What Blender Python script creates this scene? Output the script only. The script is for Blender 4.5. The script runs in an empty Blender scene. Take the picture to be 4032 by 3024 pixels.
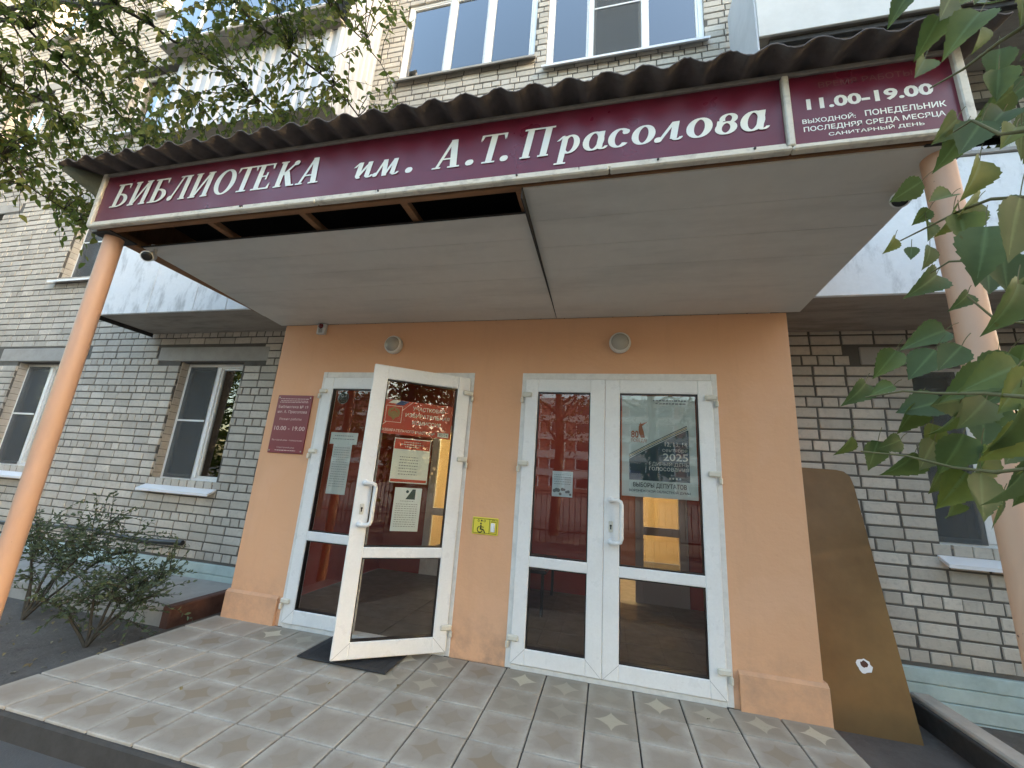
import bpy, math, random
from mathutils import Matrix, Vector
R = math.radians
random.seed(7)
sc = bpy.context.scene
COL = sc.collection

# ------------------------------------------------------------------ camera
CAM = Vector((2.7567, -3.3409, 1.348))
FW = Vector((-.2325, .9440, .2354)).normalized()
RT = Vector((.97257, .22265, .06749)); RT = (RT - FW * RT.dot(FW)).normalized()
UP = RT.cross(FW)
FPX = 1579.86
cd = bpy.data.cameras.new('camera'); cam = bpy.data.objects.new('camera', cd); COL.objects.link(cam)
cd.sensor_width = 36; cd.lens = FPX / 4032 * 36; cd.clip_start = .02; cd.clip_end = 600
cam.matrix_world = Matrix(((RT.x, UP.x, -FW.x, CAM.x), (RT.y, UP.y, -FW.y, CAM.y), (RT.z, UP.z, -FW.z, CAM.z), (0, 0, 0, 1)))
sc.camera = cam

# ------------------------------------------------------------------ sky, sun, exposure
SUN_DIR = Vector((.96, -.13, .22)).normalized()      # towards the sun: low, raking along the facade from the right
w = bpy.data.worlds.new('World'); sc.world = w; w.use_nodes = True
nt = w.node_tree; bg = nt.nodes['Background']
sky = nt.nodes.new('ShaderNodeTexSky'); sky.sky_type = 'NISHITA'; sky.sun_disc = False
sky.sun_elevation = math.asin(SUN_DIR.z); sky.sun_rotation = math.atan2(SUN_DIR.x, SUN_DIR.y)
sky.air_density = 1.2; sky.dust_density = 2.6; sky.ozone_density = 1.0
nt.links.new(sky.outputs[0], bg.inputs[0]); bg.inputs[1].default_value = .15
sl = bpy.data.lights.new('sun', 'SUN'); so = bpy.data.objects.new('sun', sl); COL.objects.link(so)
sl.energy = 2.0; sl.angle = R(.6); sl.color = (1, .84, .62)
so.rotation_euler = (-SUN_DIR).to_track_quat('-Z', 'Y').to_euler(); so.location = SUN_DIR * 30
sc.view_settings.view_transform = 'Standard'; sc.view_settings.look = 'None'
sc.view_settings.exposure = 3.12; sc.view_settings.gamma = 1; sc.view_settings.use_curve_mapping = False
sc.render.resolution_x = 1024; sc.render.resolution_y = 768
sc.render.engine = 'CYCLES'
try:
    sc.cycles.max_bounces = 8; sc.cycles.transparent_max_bounces = 16; sc.cycles.sample_clamp_indirect = 6
except Exception: pass

# ------------------------------------------------------------------ pixel helpers (2212 x 1659 view of the photograph)
KD = 4032 / 2212
def ray(x, y):
    return FW + RT * ((x * KD - 2016) / FPX) - UP * ((y * KD - 1512) / FPX)
def at_y(x, y, Y):
    d = ray(x, y); return CAM + d * ((Y - CAM.y) / d.y)
def at_z(x, y, Z):
    d = ray(x, y); return CAM + d * ((Z - CAM.z) / d.z)
def at_d(x, y, dist):
    return CAM + ray(x, y).normalized() * dist
def project(P):
    d = P - CAM; z = d.dot(FW)
    if z < .05: return None
    return ((2016 + FPX * d.dot(RT) / z) / KD, (1512 - FPX * d.dot(UP) / z) / KD, z)

# ------------------------------------------------------------------ materials
MT = {}
def N(t, kind, **kw):
    n = t.nodes.new(kind)
    for k, v in kw.items():
        if k in n.inputs: n.inputs[k].default_value = v
        else: setattr(n, k, v)
    return n
def base(name, col, rough=.6, metal=0, spec=.5):
    m = bpy.data.materials.new(name); m.use_nodes = True
    b = m.node_tree.nodes['Principled BSDF']
    b.inputs['Base Color'].default_value = (*col, 1); b.inputs['Roughness'].default_value = rough
    b.inputs['Metallic'].default_value = metal; b.inputs['Specular IOR Level'].default_value = spec
    MT[name] = m; return m, m.node_tree, b
def mixc(t, fac, a, b, mode='MIX'):
    n = t.nodes.new('ShaderNodeMix'); n.data_type = 'RGBA'; n.blend_type = mode
    for i, v in ((0, fac), (6, a), (7, b)):
        if hasattr(v, 'is_output'): t.links.new(v, n.inputs[i])
        elif i == 0: n.inputs[0].default_value = v
        else: n.inputs[i].default_value = (*v, 1)
    return n.outputs[2]
def noise(t, scale, detail=4, rough=.6, vec=None, stretch=None):
    n = N(t, 'ShaderNodeTexNoise', Scale=scale, Detail=detail, Roughness=rough)
    g = t.nodes.new('ShaderNodeNewGeometry'); v = g.outputs['Position'] if vec is None else vec
    if stretch:
        mp = t.nodes.new('ShaderNodeMapping'); mp.inputs['Scale'].default_value = stretch
        t.links.new(v, mp.inputs['Vector']); v = mp.outputs[0]
    t.links.new(v, n.inputs['Vector']); return n.outputs['Fac']
def ramp(t, fac, lo, hi, a=0., b=1.):
    n = t.nodes.new('ShaderNodeMapRange'); t.links.new(fac, n.inputs[0])
    n.inputs[1].default_value = lo; n.inputs[2].default_value = hi
    n.inputs[3].default_value = a; n.inputs[4].default_value = b; return n.outputs[0]
def bump(t, b, h, strength=.3, dist=.004):
    n = N(t, 'ShaderNodeBump', Strength=strength, Distance=dist); t.links.new(h, n.inputs['Height'])
    t.links.new(n.outputs[0], b.inputs['Normal'])
def attr(t, name):
    n = t.nodes.new('ShaderNodeAttribute'); n.attribute_name = name; return n.outputs['Fac']
def worn(name, col, rough=.6, dark=.6, scale=6, amt=.5, bs=.2, fine=60, metal=0, lo=.45, hi=.75, stretch=None, spec=.5):
    """surface with large stains, fine mottling and a little relief"""
    m, t, b = base(name, col, rough, metal, spec)
    s = ramp(t, noise(t, scale, 6, .65, stretch=stretch), lo, hi, 0, amt)
    f = ramp(t, noise(t, fine, 3), .3, .7, 0, .18)
    c = mixc(t, s, col, tuple(x * dark for x in col)); c = mixc(t, f, c, tuple(x * .72 for x in col))
    t.links.new(c, b.inputs['Base Color'])
    if bs: bump(t, b, noise(t, fine, 4), bs)
    t.links.new(ramp(t, noise(t, scale * 2, 3), .3, .7, max(0, rough - .08), min(1, rough + .1)), b.inputs['Roughness'])
    return m

# bricks: per-brick tone from a face attribute, stains that run over the whole wall
m, t, b = base('brick', (.5, .47, .43), .85, spec=.25)
c = mixc(t, attr(t, 'rnd'), (.43, .39, .33), (.62, .56, .48))
c = mixc(t, ramp(t, noise(t, .9, 6, .7), .42, .72, 0, .55), c, (.27, .25, .225))
c = mixc(t, ramp(t, noise(t, 28, 4), .5, .75, 0, .5), c, (.30, .275, .25))
c = mixc(t, ramp(t, noise(t, 3.2, 5, .7, stretch=(1, 1, .25)), .55, .75, 0, .35), c, (.62, .60, .57))
t.links.new(c, b.inputs['Base Color']); bump(t, b, noise(t, 55, 5, .7), .5, .004)
worn('mortar', (.115, .105, .092), .95, .6, 5, .6, .5, 80)
worn('lintel', (.36, .34, .31), .9, .65, 4, .6, .4, 50)
worn('concrete', (.33, .315, .29), .9, .55, 3, .6, .5, 45)
worn('kerb_top', (.46, .41, .35), .9, .6, 6, .5, .5, 45)
worn('slab_soffit', (.36, .32, .275), .95, .4, 2.2, .8, .6, 30, stretch=(1, 4, 1))
worn('parapet', (.80, .81, .82), .8, .36, 7, .7, .5, 24, lo=.52, hi=.72, stretch=(1, 1, .4))
worn('sheet_white', (.50, .51, .53), .5, .7, 2, .4, .1, 30)
worn('sheet_right', (.66, .635, .59), .55, .75, 1.5, .5, .1, 20)
worn('steel_dark', (.035, .032, .03), .7, .6, 8, .5, .3)
m, t, b = base('peach', (.74, .43, .26), .75, spec=.3)
c = mixc(t, ramp(t, noise(t, .8, 5, .6), .4, .7, 0, .3), (.68, .385, .222), (.67, .41, .265))
c = mixc(t, ramp(t, noise(t, 7, 6, .7), .56, .8, 0, .35), c, (.60, .345, .21))
c = mixc(t, ramp(t, noise(t, 90, 2), .62, .72, 0, .18), c, (.5, .28, .15))
c = mixc(t, ramp(t, noise(t, 5, 5, .7, stretch=(1, 1, .12)), .52, .75, 0, .28), c, (.52, .31, .19))
c = mixc(t, ramp(t, noise(t, 1.7, 3, .5), .55, .62, 0, .16), c, (.74, .46, .31))
gp = t.nodes.new('ShaderNodeNewGeometry'); sx = t.nodes.new('ShaderNodeSeparateXYZ'); t.links.new(gp.outputs['Position'], sx.inputs[0])
mm = t.nodes.new('ShaderNodeMath'); mm.operation = 'MULTIPLY'
t.links.new(ramp(t, sx.outputs[2], .02, .42, .75, 0), mm.inputs[0]); t.links.new(ramp(t, noise(t, 6, 6, .7), .42, .68), mm.inputs[1])
c = mixc(t, mm.outputs[0], c, (.33, .22, .155))                 # mud splashed up by rain
t.links.new(c, b.inputs['Base Color']); bump(t, b, noise(t, 9, 7, .62), .5, .012)
m, t, b = base('peach_plinth', (.70, .38, .20), .85, spec=.2)
c = mixc(t, ramp(t, noise(t, 4, 6, .7), .4, .7, 0, .75), (.66, .375, .22), (.42, .27, .18))
t.links.new(c, b.inputs['Base Color']); bump(t, b, noise(t, 22, 6, .65), .6, .008)
m, t, b = base('column_paint', (.56, .345, .235), .5)
c = mixc(t, ramp(t, noise(t, 2.5, 5, .6), .45, .75, 0, .5), (.56, .34, .225), (.52, .345, .265))
c = mixc(t, ramp(t, noise(t, 9, 6, .7, stretch=(1, 1, .25)), .5, .75, 0, .35), c, (.40, .25, .18))
ch = ramp(t, noise(t, 13, 4, .65), .685, .70)
c = mixc(t, ch, c, (.06, .025, .012)); t.links.new(c, b.inputs['Base Color']); bump(t, b, noise(t, 40, 4), .15, .003)
worn('pvc', (.80, .80, .79), .32, .8, 5, .35, .05, 70)
worn('pvc_grime', (.72, .71, .68), .4, .6, 12, .5, .1, 60)
worn('hinge_plastic', (.68, .65, .56), .45, .7, 20, .4, .05)
worn('soffit_panel', (.66, .65, .60), .42, .68, 1.6, .75, .05, 12, stretch=(.6, 3, 1), lo=.48, hi=.8)
worn('roof_slate', (.115, .098, .092), .9, .55, 9, .6, .5, 70)
worn('moss_slate', (.07, .075, .05), .95, .55, 9, .6, .5, 70)
worn('timber', (.30, .15, .07), .85, .5, 6, .6, .4, 40, stretch=(1, 6, 1))
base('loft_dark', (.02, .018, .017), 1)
worn('sign_vinyl', (.125, .010, .026), .34, .8, 2, .3, .04, 25)
m, t, b = base('sign_foil', (.78, .75, .62), .38, .25)
c = mixc(t, noise(t, 5, 3), (.66, .70, .70), (.84, .76, .55)); t.links.new(c, b.inputs['Base Color'])
bump(t, b, noise(t, 30, 3, stretch=(.3, 1, 4)), .35, .004)
base('sign_foil_faded', (.15, .06, .055), .5)
worn('sign_rail', (.66, .62, .52), .5, .35, 14, .6, .2, 50, lo=.5, hi=.7)
worn('sign_rail_top', (.27, .25, .22), .6, .5, 14, .6, .2, 50)
base('black_plastic', (.012, .012, .013), .35)
base('red_lens', (.12, .008, .008), .2)
worn('camera_white', (.62, .62, .60), .4, .8, 10, .3, .05)
worn('rubber_mat', (.022, .022, .024), .8, 1.6, 8, .5, .6, 180)
worn('lamp_base', (.66, .65, .61), .4, .8, 14, .4, .05)
m, t, b = base('lamp_glass', (.50, .48, .42), .25)
b.inputs['Transmission Weight'].default_value = .25; bump(t, b, noise(t, 60, 2), .5, .01)
base('plaque', (.185, .022, .038), .35); base('plaque_text', (.62, .44, .42), .5); base('screw', (.45, .42, .4), .35, 1)
base('yellow', (.74, .63, .06), .45); base('black_print', (.015, .015, .012), .5); base('olive_print', (.10, .085, .004), .5)
base('button_white', (.78, .78, .80), .35); base('paper', (.74, .76, .70), .6); base('paper_cool', (.74, .78, .78), .6)
base('print_grey', (.22, .23, .23), .6); base('red_print', (.52, .06, .03), .45); base('white_print', (.80, .78, .70), .5)
base('gold_print', (.30, .20, .07), .5); base('blue_print', (.03, .06, .22), .5); base('poster_teal', (.018, .055, .075), .35)
base('poster_navy', (.03, .06, .12), .4); base('orange_print', (.45, .12, .03), .5); base('ribbon_gold', (.50, .30, .05), .5)
worn('brown_board', (.20, .105, .027), .6, .45, 1.1, .7, .15, 30, lo=.45, hi=.7)
worn('plinth_paint', (.42, .515, .50), .85, .55, 5, .6, .6, 26)
worn('rust_edge', (.095, .042, .03), .9, .5, 9, .6, .4)
m, t, b = base('dirt', (.1, .09, .08), .97, spec=.15)
c = mixc(t, ramp(t, noise(t, 1.3, 7, .7), .35, .7), (.105, .092, .082), (.21, .19, .17))
c = mixc(t, ramp(t, noise(t, 26, 5, .7), .55, .75, 0, .7), c, (.22, .2, .18)); t.links.new(c, b.inputs['Base Color'])
bump(t, b, noise(t, 30, 7, .75), .9, .03)
worn('asphalt', (.10, .095, .09), .95, .6, 2, .6, .8, 120)
worn('porch_body', (.06, .055, .05), .95, .5, 6, .6, .6, 40)
# paving tiles: local coordinates per tile, a four-pointed star worn to different degrees
def tile_mat(name, star, body, strength, edge):
    m, t, b = base(name, body, .72, spec=.35)
    tc = t.nodes.new('ShaderNodeTexCoord'); sp = t.nodes.new('ShaderNodeSeparateXYZ'); t.links.new(tc.outputs['Object'], sp.inputs[0])
    def mth(op, a, bb=None):
        n = t.nodes.new('ShaderNodeMath'); n.operation = op
        for i, v in ((0, a), (1, bb)):
            if v is None: continue
            if hasattr(v, 'is_output'): t.links.new(v, n.inputs[i])
            else: n.inputs[i].default_value = v
        return n.outputs[0]
    ax = mth('ABSOLUTE', sp.outputs[0]); ay = mth('ABSOLUTE', sp.outputs[1])
    s = mth('ADD', mth('POWER', ax, .62), mth('POWER', ay, .62))
    s = mth('ADD', s, mth('MULTIPLY', mth('SUBTRACT', noise(t, 9, 4), .5), .10))
    inside = ramp(t, s, .245, .262, 1, 0)
    oi = t.nodes.new('ShaderNodeObjectInfo')
    vis = mth('MULTIPLY', inside, mth('MULTIPLY', oi.outputs['Random'], strength))
    edgef = ramp(t, mth('MAXIMUM', ax, ay), .085, .143, 0, 1)
    edgef = mth('MULTIPLY', edgef, ramp(t, noise(t, 7, 5, .7), .35, .65, .15, 1))
    c = mixc(t, ramp(t, noise(t, 2.2, 6, .7), .35, .7, 0, .6), body, tuple(x * .70 for x in body))
    c = mixc(t, mth('MULTIPLY', oi.outputs['Random'], .35), c, tuple(x * .72 for x in body))
    c = mixc(t, vis, c, star); c = mixc(t, edgef, c, edge)
    c = mixc(t, ramp(t, noise(t, 45, 4, .7), .55, .8, 0, .4), c, tuple(x * .6 for x in body))
    t.links.new(c, b.inputs['Base Color']); bump(t, b, noise(t, 60, 5, .7), .3, .004)
tile_mat('tile_star', (.50, .44, .33), (.325, .28, .22), 1.1, (.40, .36, .30))
tile_mat('tile_worn', (.265, .20, .13), (.365, .315, .255), .75, (.47, .43, .37))
# glass
def glass(name, tint=(1, 1, 1), k=1.7, rough=.0):
    m = bpy.data.materials.new(name); m.use_nodes = True; t = m.node_tree; t.nodes.clear()
    o = t.nodes.new('ShaderNodeOutputMaterial'); tr = N(t, 'ShaderNodeBsdfTransparent', Color=(*tint, 1))
    gl = N(t, 'ShaderNodeBsdfGlossy', Roughness=rough); fr = N(t, 'ShaderNodeFresnel', IOR=1.5)
    mu = t.nodes.new('ShaderNodeMath'); mu.operation = 'MULTIPLY'; mu.inputs[1].default_value = k; mu.use_clamp = True
    mx = t.nodes.new('ShaderNodeMixShader'); t.links.new(fr.outputs[0], mu.inputs[0]); t.links.new(mu.outputs[0], mx.inputs[0])
    t.links.new(tr.outputs[0], mx.inputs[1]); t.links.new(gl.outputs[0], mx.inputs[2]); t.links.new(mx.outputs[0], o.inputs[0])
    bp = N(t, 'ShaderNodeBump', Strength=.015, Distance=.02); t.links.new(noise(t, 2.5, 2), bp.inputs['Height']); t.links.new(bp.outputs[0], gl.inputs['Normal'])
    MT[name] = m
glass('glass_door', (.93, .95, .93), 2.4); glass('glass_window', (.8, .83, .85), 3.2); glass('glass_sky', (.92, .94, .95), 4.2)
m = bpy.data.materials.new('screen'); m.use_nodes = True; t = m.node_tree; b = t.nodes['Principled BSDF']
b.inputs['Base Color'].default_value = (.10, .105, .105, 1); b.inputs['Alpha'].default_value = .55; b.inputs['Roughness'].default_value = .9; MT['screen'] = m
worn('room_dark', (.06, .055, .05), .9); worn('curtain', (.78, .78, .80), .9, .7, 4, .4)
worn('inner_red', (.30, .036, .026), .55, .6, 3, .4, .1); worn('inner_orange', (.55, .20, .10), .7, .7, 2, .4, .1)
worn('inner_floor', (.13, .115, .10), .5, .6, 4, .5, .1); base('inner_ceiling', (.6, .58, .54), .8); worn('hall_wall', (.55, .42, .25), .8, .8, 2, .3)
base('grey_door', (.30, .27, .28), .5)
m = bpy.data.materials.new('lamp_on'); m.use_nodes = True; b = m.node_tree.nodes['Principled BSDF']
b.inputs['Emission Color'].default_value = (1, .78, .42, 1); b.inputs['Emission Strength'].default_value = 7; MT['lamp_on'] = m
m = bpy.data.materials.new('lobby_fill'); m.use_nodes = True; b = m.node_tree.nodes['Principled BSDF']  # weak glow for the added lobby lamp
b.inputs['Emission Color'].default_value = (1, .82, .55, 1); b.inputs['Emission Strength'].default_value = .9; MT['lobby_fill'] = m
worn('bark', (.10, .085, .07), .95, .5, 12, .6, .8, 50); worn('twig', (.05, .042, .03), .9, .6, 20, .4, .3); worn('twig_green', (.13, .12, .05), .8, .6, 20, .4, .2)
def leaf_mat(name, stops, trans=.4, rough=.6, spec=.2):
    m, t, b = base(name, stops[0], rough, spec=spec)
    rp = t.nodes.new('ShaderNodeValToRGB'); t.links.new(attr(t, 'rnd'), rp.inputs[0])
    e = rp.color_ramp.elements
    while len(e) < len(stops): e.new(.5)
    for i, s in enumerate(stops): e[i].position = i / (len(stops) - 1); e[i].color = (*s, 1)
    c = mixc(t, ramp(t, noise(t, 40, 3), .4, .7, 0, .35), rp.outputs[0], tuple(x * .6 for x in stops[0]))
    c = mixc(t, ramp(t, attr(t, 'mid'), .86, 1, 0, .55), c, tuple(min(1, x * 2.2) for x in stops[1]))   # paler midrib
    c = mixc(t, ramp(t, noise(t, 120, 3), .68, .74, 0, .6), c, (.10, .07, .02))                            # brown specks
    t.links.new(c, b.inputs['Base Color'])
    tl = t.nodes.new('ShaderNodeBsdfTranslucent'); sc_ = mixc(t, .4, c, (.13, .19, .02)); t.links.new(sc_, tl.inputs[0])
    mx = t.nodes.new('ShaderNodeMixShader'); mx.inputs[0].default_value = trans; o = t.nodes['Material Output']
    t.links.new(b.outputs[0], mx.inputs[1]); t.links.new(tl.outputs[0], mx.inputs[2]); t.links.new(mx.outputs[0], o.inputs[0])
leaf_mat('leaf_elm', [(.085, .12, .034), (.115, .155, .044), (.15, .185, .052), (.22, .21, .06)], .5)
leaf_mat('leaf_birch', [(.065, .105, .048), (.088, .135, .062), (.105, .15, .05), (.18, .215, .045)], .42, .55, .35)
leaf_mat('leaf_shrub', [(.065, .09, .055), (.09, .12, .078), (.13, .155, .11), (.07, .10, .045)], .3)
leaf_mat('leaf_far', [(.03, .045, .012), (.045, .065, .014), (.07, .09, .018), (.12, .12, .02)])
leaf_mat('leaf_dry', [(.22, .17, .08), (.30, .24, .12), (.18, .12, .06), (.34, .30, .2)], .1)
worn('far_brick', (.40, .20, .15), .9, .7, 2, .4, .2); worn('far_pale', (.58, .55, .52), .9, .8, 2, .3, .2); base('far_glass', (.03, .035, .045), .1)
base('car_paint', (.5, .52, .55), .25, .4); base('tyre', (.02, .02, .02), .9); base('rim_metal', (.5, .5, .5), .3, .8)

# ------------------------------------------------------------------ object helpers
PM = {}                                             # world matrices of parents
def setp(o, label=None, cat=None, group=None, kind=None):
    for k, v in (('label', label), ('category', cat), ('group', group), ('kind', kind)):
        if v: o[k] = v
    return o
def link(o, parent=None, local=False):
    COL.objects.link(o)
    M = o.matrix_basis.copy()
    if parent is not None:
        o.parent = parent; P = PM[parent.name]
        if local: M = P @ M
        else: o.matrix_parent_inverse = P.inverted()
    PM[o.name] = M
    return o
def empty(name, loc, label, cat, group=None, rz=0):
    o = bpy.data.objects.new(name, None); o.empty_display_size = .1
    o.location = loc; o.rotation_euler = (0, 0, rz)
    o.matrix_basis = Matrix.Translation(loc) @ Matrix.Rotation(rz, 4, 'Z')
    link(o); return setp(o, label, cat, group)
class MB:
    """collects shapes, becomes one mesh object"""
    def __init__(s): s.v = []; s.f = []; s.r = []; s.sm = []
    def add(s, vs, fs, rnd=.5, smooth=False):
        k = len(s.v); s.v += [tuple(p) for p in vs]; s.f += [tuple(i + k for i in f) for f in fs]
        s.r += [rnd] * len(fs); s.sm += [smooth] * len(fs); return s
    def box(s, x0, x1, y0, y1, z0, z1, rnd=.5):
        return s.add([(x0, y0, z0), (x1, y0, z0), (x1, y1, z0), (x0, y1, z0), (x0, y0, z1), (x1, y0, z1), (x1, y1, z1), (x0, y1, z1)],
                     [(0, 3, 2, 1), (4, 5, 6, 7), (0, 1, 5, 4), (1, 2, 6, 5), (2, 3, 7, 6), (3, 0, 4, 7)], rnd)
    def bbox(s, x0, x1, y0, y1, z0, z1, b=.004, rnd=.5):
        """box with chamfered edges"""
        X = (x0, x0 + b, x1 - b, x1); Y = (y0, y0 + b, y1 - b, y1); Z = (z0, z0 + b, z1 - b, z1)
        vs = []; idx = {}
        for i in (0, 1):
            for j in (0, 1):
                for k in (0, 1):
                    xa = X[3] if i else X[0]; xb = X[2] if i else X[1]
                    ya = Y[3] if j else Y[0]; yb = Y[2] if j else Y[1]
                    za = Z[3] if k else Z[0]; zb = Z[2] if k else Z[1]
                    idx[i, j, k] = len(vs); vs += [(xa, yb, zb), (xb, ya, zb), (xb, yb, za)]
        g = lambda i, j, k, a: idx[i, j, k] + a
        fs = [tuple(g(0, j, k, 0) for j, k in ((0, 0), (0, 1), (1, 1), (1, 0))), tuple(g(1, j, k, 0) for j, k in ((0, 0), (1, 0), (1, 1), (0, 1))),
              tuple(g(i, 0, k, 1) for i, k in ((0, 0), (1, 0), (1, 1), (0, 1))), tuple(g(i, 1, k, 1) for i, k in ((0, 0), (0, 1), (1, 1), (1, 0))),
              tuple(g(i, j, 0, 2) for i, j in ((0, 0), (0, 1), (1, 1), (1, 0))), tuple(g(i, j, 1, 2) for i, j in ((0, 0), (1, 0), (1, 1), (0, 1)))]
        for a in (0, 1):
            for c in (0, 1):
                fs += [(g(0, a, c, 1), g(1, a, c, 1), g(1, a, c, 2), g(0, a, c, 2)), (g(a, 0, c, 0), g(a, 1, c, 0), g(a, 1, c, 2), g(a, 0, c, 2)), (g(a, c, 0, 0), g(a, c, 1, 0), g(a, c, 1, 1), g(a, c, 0, 1))]
        for q in idx.values(): fs.append((q, q + 1, q + 2))
        return s.add(vs, fs, rnd)
    def poly(s, pts, y0, y1, rnd=.5):
        """outline in x,z extruded from y0 (front) to y1"""
        n = len(pts)
        return s.add([(p[0], y0, p[1]) for p in pts] + [(p[0], y1, p[1]) for p in pts],
                     [tuple(range(n)), tuple(range(2 * n - 1, n - 1, -1))] + [(i, i + n, (i + 1) % n + n, (i + 1) % n) for i in range(n)], rnd)
    def tube(s, pts, rad, sides=8, cap=True, rnd=.5):
        pts = [Vector(p) for p in pts]; n = len(pts); rad = rad if hasattr(rad, '__len__') else [rad] * n
        vs = []; up = Vector((.123, .37, .92)).normalized()
        for i, p in enumerate(pts):
            d = (pts[min(i + 1, n - 1)] - pts[max(i - 1, 0)]).normalized()
            a = d.cross(up)
            if a.length < .05: a = d.cross(Vector((1, 0, 0)))
            a.normalize(); c = d.cross(a)
            vs += [p + (a * math.cos(6.28318 * k / sides) + c * math.sin(6.28318 * k / sides)) * rad[i] for k in range(sides)]
        fs = [(i * sides + k, i * sides + (k + 1) % sides, (i + 1) * sides + (k + 1) % sides, (i + 1) * sides + k) for i in range(n - 1) for k in range(sides)]
        s.add(vs, fs, rnd, True)
        if cap: s.add(vs[:sides], [tuple(range(sides - 1, -1, -1))], rnd); s.add(vs[-sides:], [tuple(range(sides))], rnd)
        return s
    def lathe(s, prof, axis_o, axis='y', sides=28, rnd=.5):
        """profile of (radius, offset along axis)"""
        vs = []
        for r, h in prof:
            for k in range(sides):
                a = 6.28318 * k / sides; ca, sa = math.cos(a) * r, math.sin(a) * r
                vs.append((axis_o[0] + ca, axis_o[1] + h, axis_o[2] + sa) if axis == 'y' else ((axis_o[0] + ca, axis_o[1] + sa, axis_o[2] + h) if axis == 'z' else (axis_o[0] + h, axis_o[1] + ca, axis_o[2] + sa)))
        n = len(prof)
        fs = [(i * sides + k, i * sides + (k + 1) % sides, (i + 1) * sides + (k + 1) % sides, (i + 1) * sides + k) for i in range(n - 1) for k in range(sides)]
        s.add(vs, fs, rnd, True)
        s.add(vs[-sides:], [tuple(range(sides))], rnd); return s
    def mesh(s, name, mat, attrs=False):
        me = bpy.data.meshes.new(name); me.from_pydata(s.v, [], s.f); me.materials.append(MT[mat])
        if any(s.sm): me.polygons.foreach_set('use_smooth', s.sm)
        if attrs:
            a = me.attributes.new('rnd', 'FLOAT', 'FACE'); a.data.foreach_set('value', s.r)
        return me
    def build(s, name, mat, parent=None, local=False, label=None, cat=None, group=None, kind=None, attrs=False, M=None):
        o = bpy.data.objects.new(name, s.mesh(name, mat, attrs))
        if M is not None: o.matrix_basis = M
        link(o, parent, local); return setp(o, label, cat, group, kind)
def B(x0, x1, y0, y1, z0, z1, b=0):
    return MB().bbox(x0, x1, y0, y1, z0, z1, b) if b else MB().box(x0, x1, y0, y1, z0, z1)

def text(name, s, size, x, y, z, mat, parent=None, local=False, bold=0., xs=1., align='LEFT', shear=0., rotz=0., ext=.0006, kind=None):
    cu = bpy.data.curves.new('txt', 'FONT'); cu.body = s; cu.size = 1.0; cu.align_x = align
    cu.offset = bold; cu.extrude = 0; cu.shear = shear; cu.resolution_u = 3
    o = bpy.data.objects.new('txt', cu); COL.objects.link(o)
    dg = bpy.context.evaluated_depsgraph_get()
    me = bpy.data.meshes.new_from_object(o.evaluated_get(dg)); bpy.data.objects.remove(o); bpy.data.curves.remove(cu)
    k = size * 1.38                                   # cap height of the built-in font is about .72
    me.transform(Matrix(((k * xs, 0, 0, 0), (0, 0, -1, 0), (0, k, 0, 0), (0, 0, 0, 1))))
    me.name = name; me.materials.clear(); me.materials.append(MT[mat])
    ob = bpy.data.objects.new(name, me); ob.matrix_basis = Matrix.Translation((x, y - ext, z)) @ Matrix.Rotation(rotz, 4, 'Y')
    return link(ob, parent, local)

# ------------------------------------------------------------------ ground
GZ = -.13
MB().add([(-250, -250, GZ), (250, -250, GZ), (250, 250, GZ), (-250, 250, GZ)], [(0, 1, 2, 3)]).build('ground', 'dirt', kind='structure')
MB().add([(-60, -26, GZ + .004), (60, -26, GZ + .004), (60, -14, GZ + .004), (-60, -14, GZ + .004)], [(0, 1, 2, 3)]).build('road', 'asphalt', kind='structure')
MB().add([(-1.6, -2.6, GZ + .004), (5.2, -2.6, GZ + .004), (5.0, -1.2, GZ + .004), (-.9, -1.2, GZ + .004)], [(0, 1, 2, 3)]).build('path', 'asphalt', kind='structure')

# ------------------------------------------------------------------ porch with paving tiles
porch = B(-.655, 4.10, -1.525, -.0, GZ - .05, -.014, .01).build('porch', 'porch_body', kind='structure')
tm = {}
for key, mat in (('s', 'tile_star'), ('w', 'tile_worn')):
    for q in range(3):
        mb = MB(); e = .1454 + .0006 * q
        mb.bbox(-e, e, -e, e, -.03, 0, .004); tm[key, q] = mb.mesh('paving_tile', mat)
def tile(x, y, key, sx=1., sy=1.):
    o = bpy.data.objects.new('paving_tile', tm[key, random.randrange(3)])
    o.matrix_basis = Matrix.Translation((x, y, random.uniform(-.0025, .001))) @ Matrix.Rotation(random.uniform(-.006, .006), 4, 'Z') @ Matrix.Rotation(random.uniform(-.006, .006), 4, 'X') @ Matrix.Diagonal((sx, sy, 1, 1))
    link(o, porch)
TX0 = .248 - .9
for i in range(16):
    for j in range(5):
        x = TX0 + .15 + .3 * i; y = -.007 - .15 - .3 * j
        star = (j == 0 and x > .0 and random.random() < .92) or (j == 1 and 1.2 < x < 3.0 and random.random() < .7)
        if x > 4.0:
            tile(4.02, y, 's' if j == 0 else 'w', .46, 1)
        else: tile(x, y, 's' if star else 'w')
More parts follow.
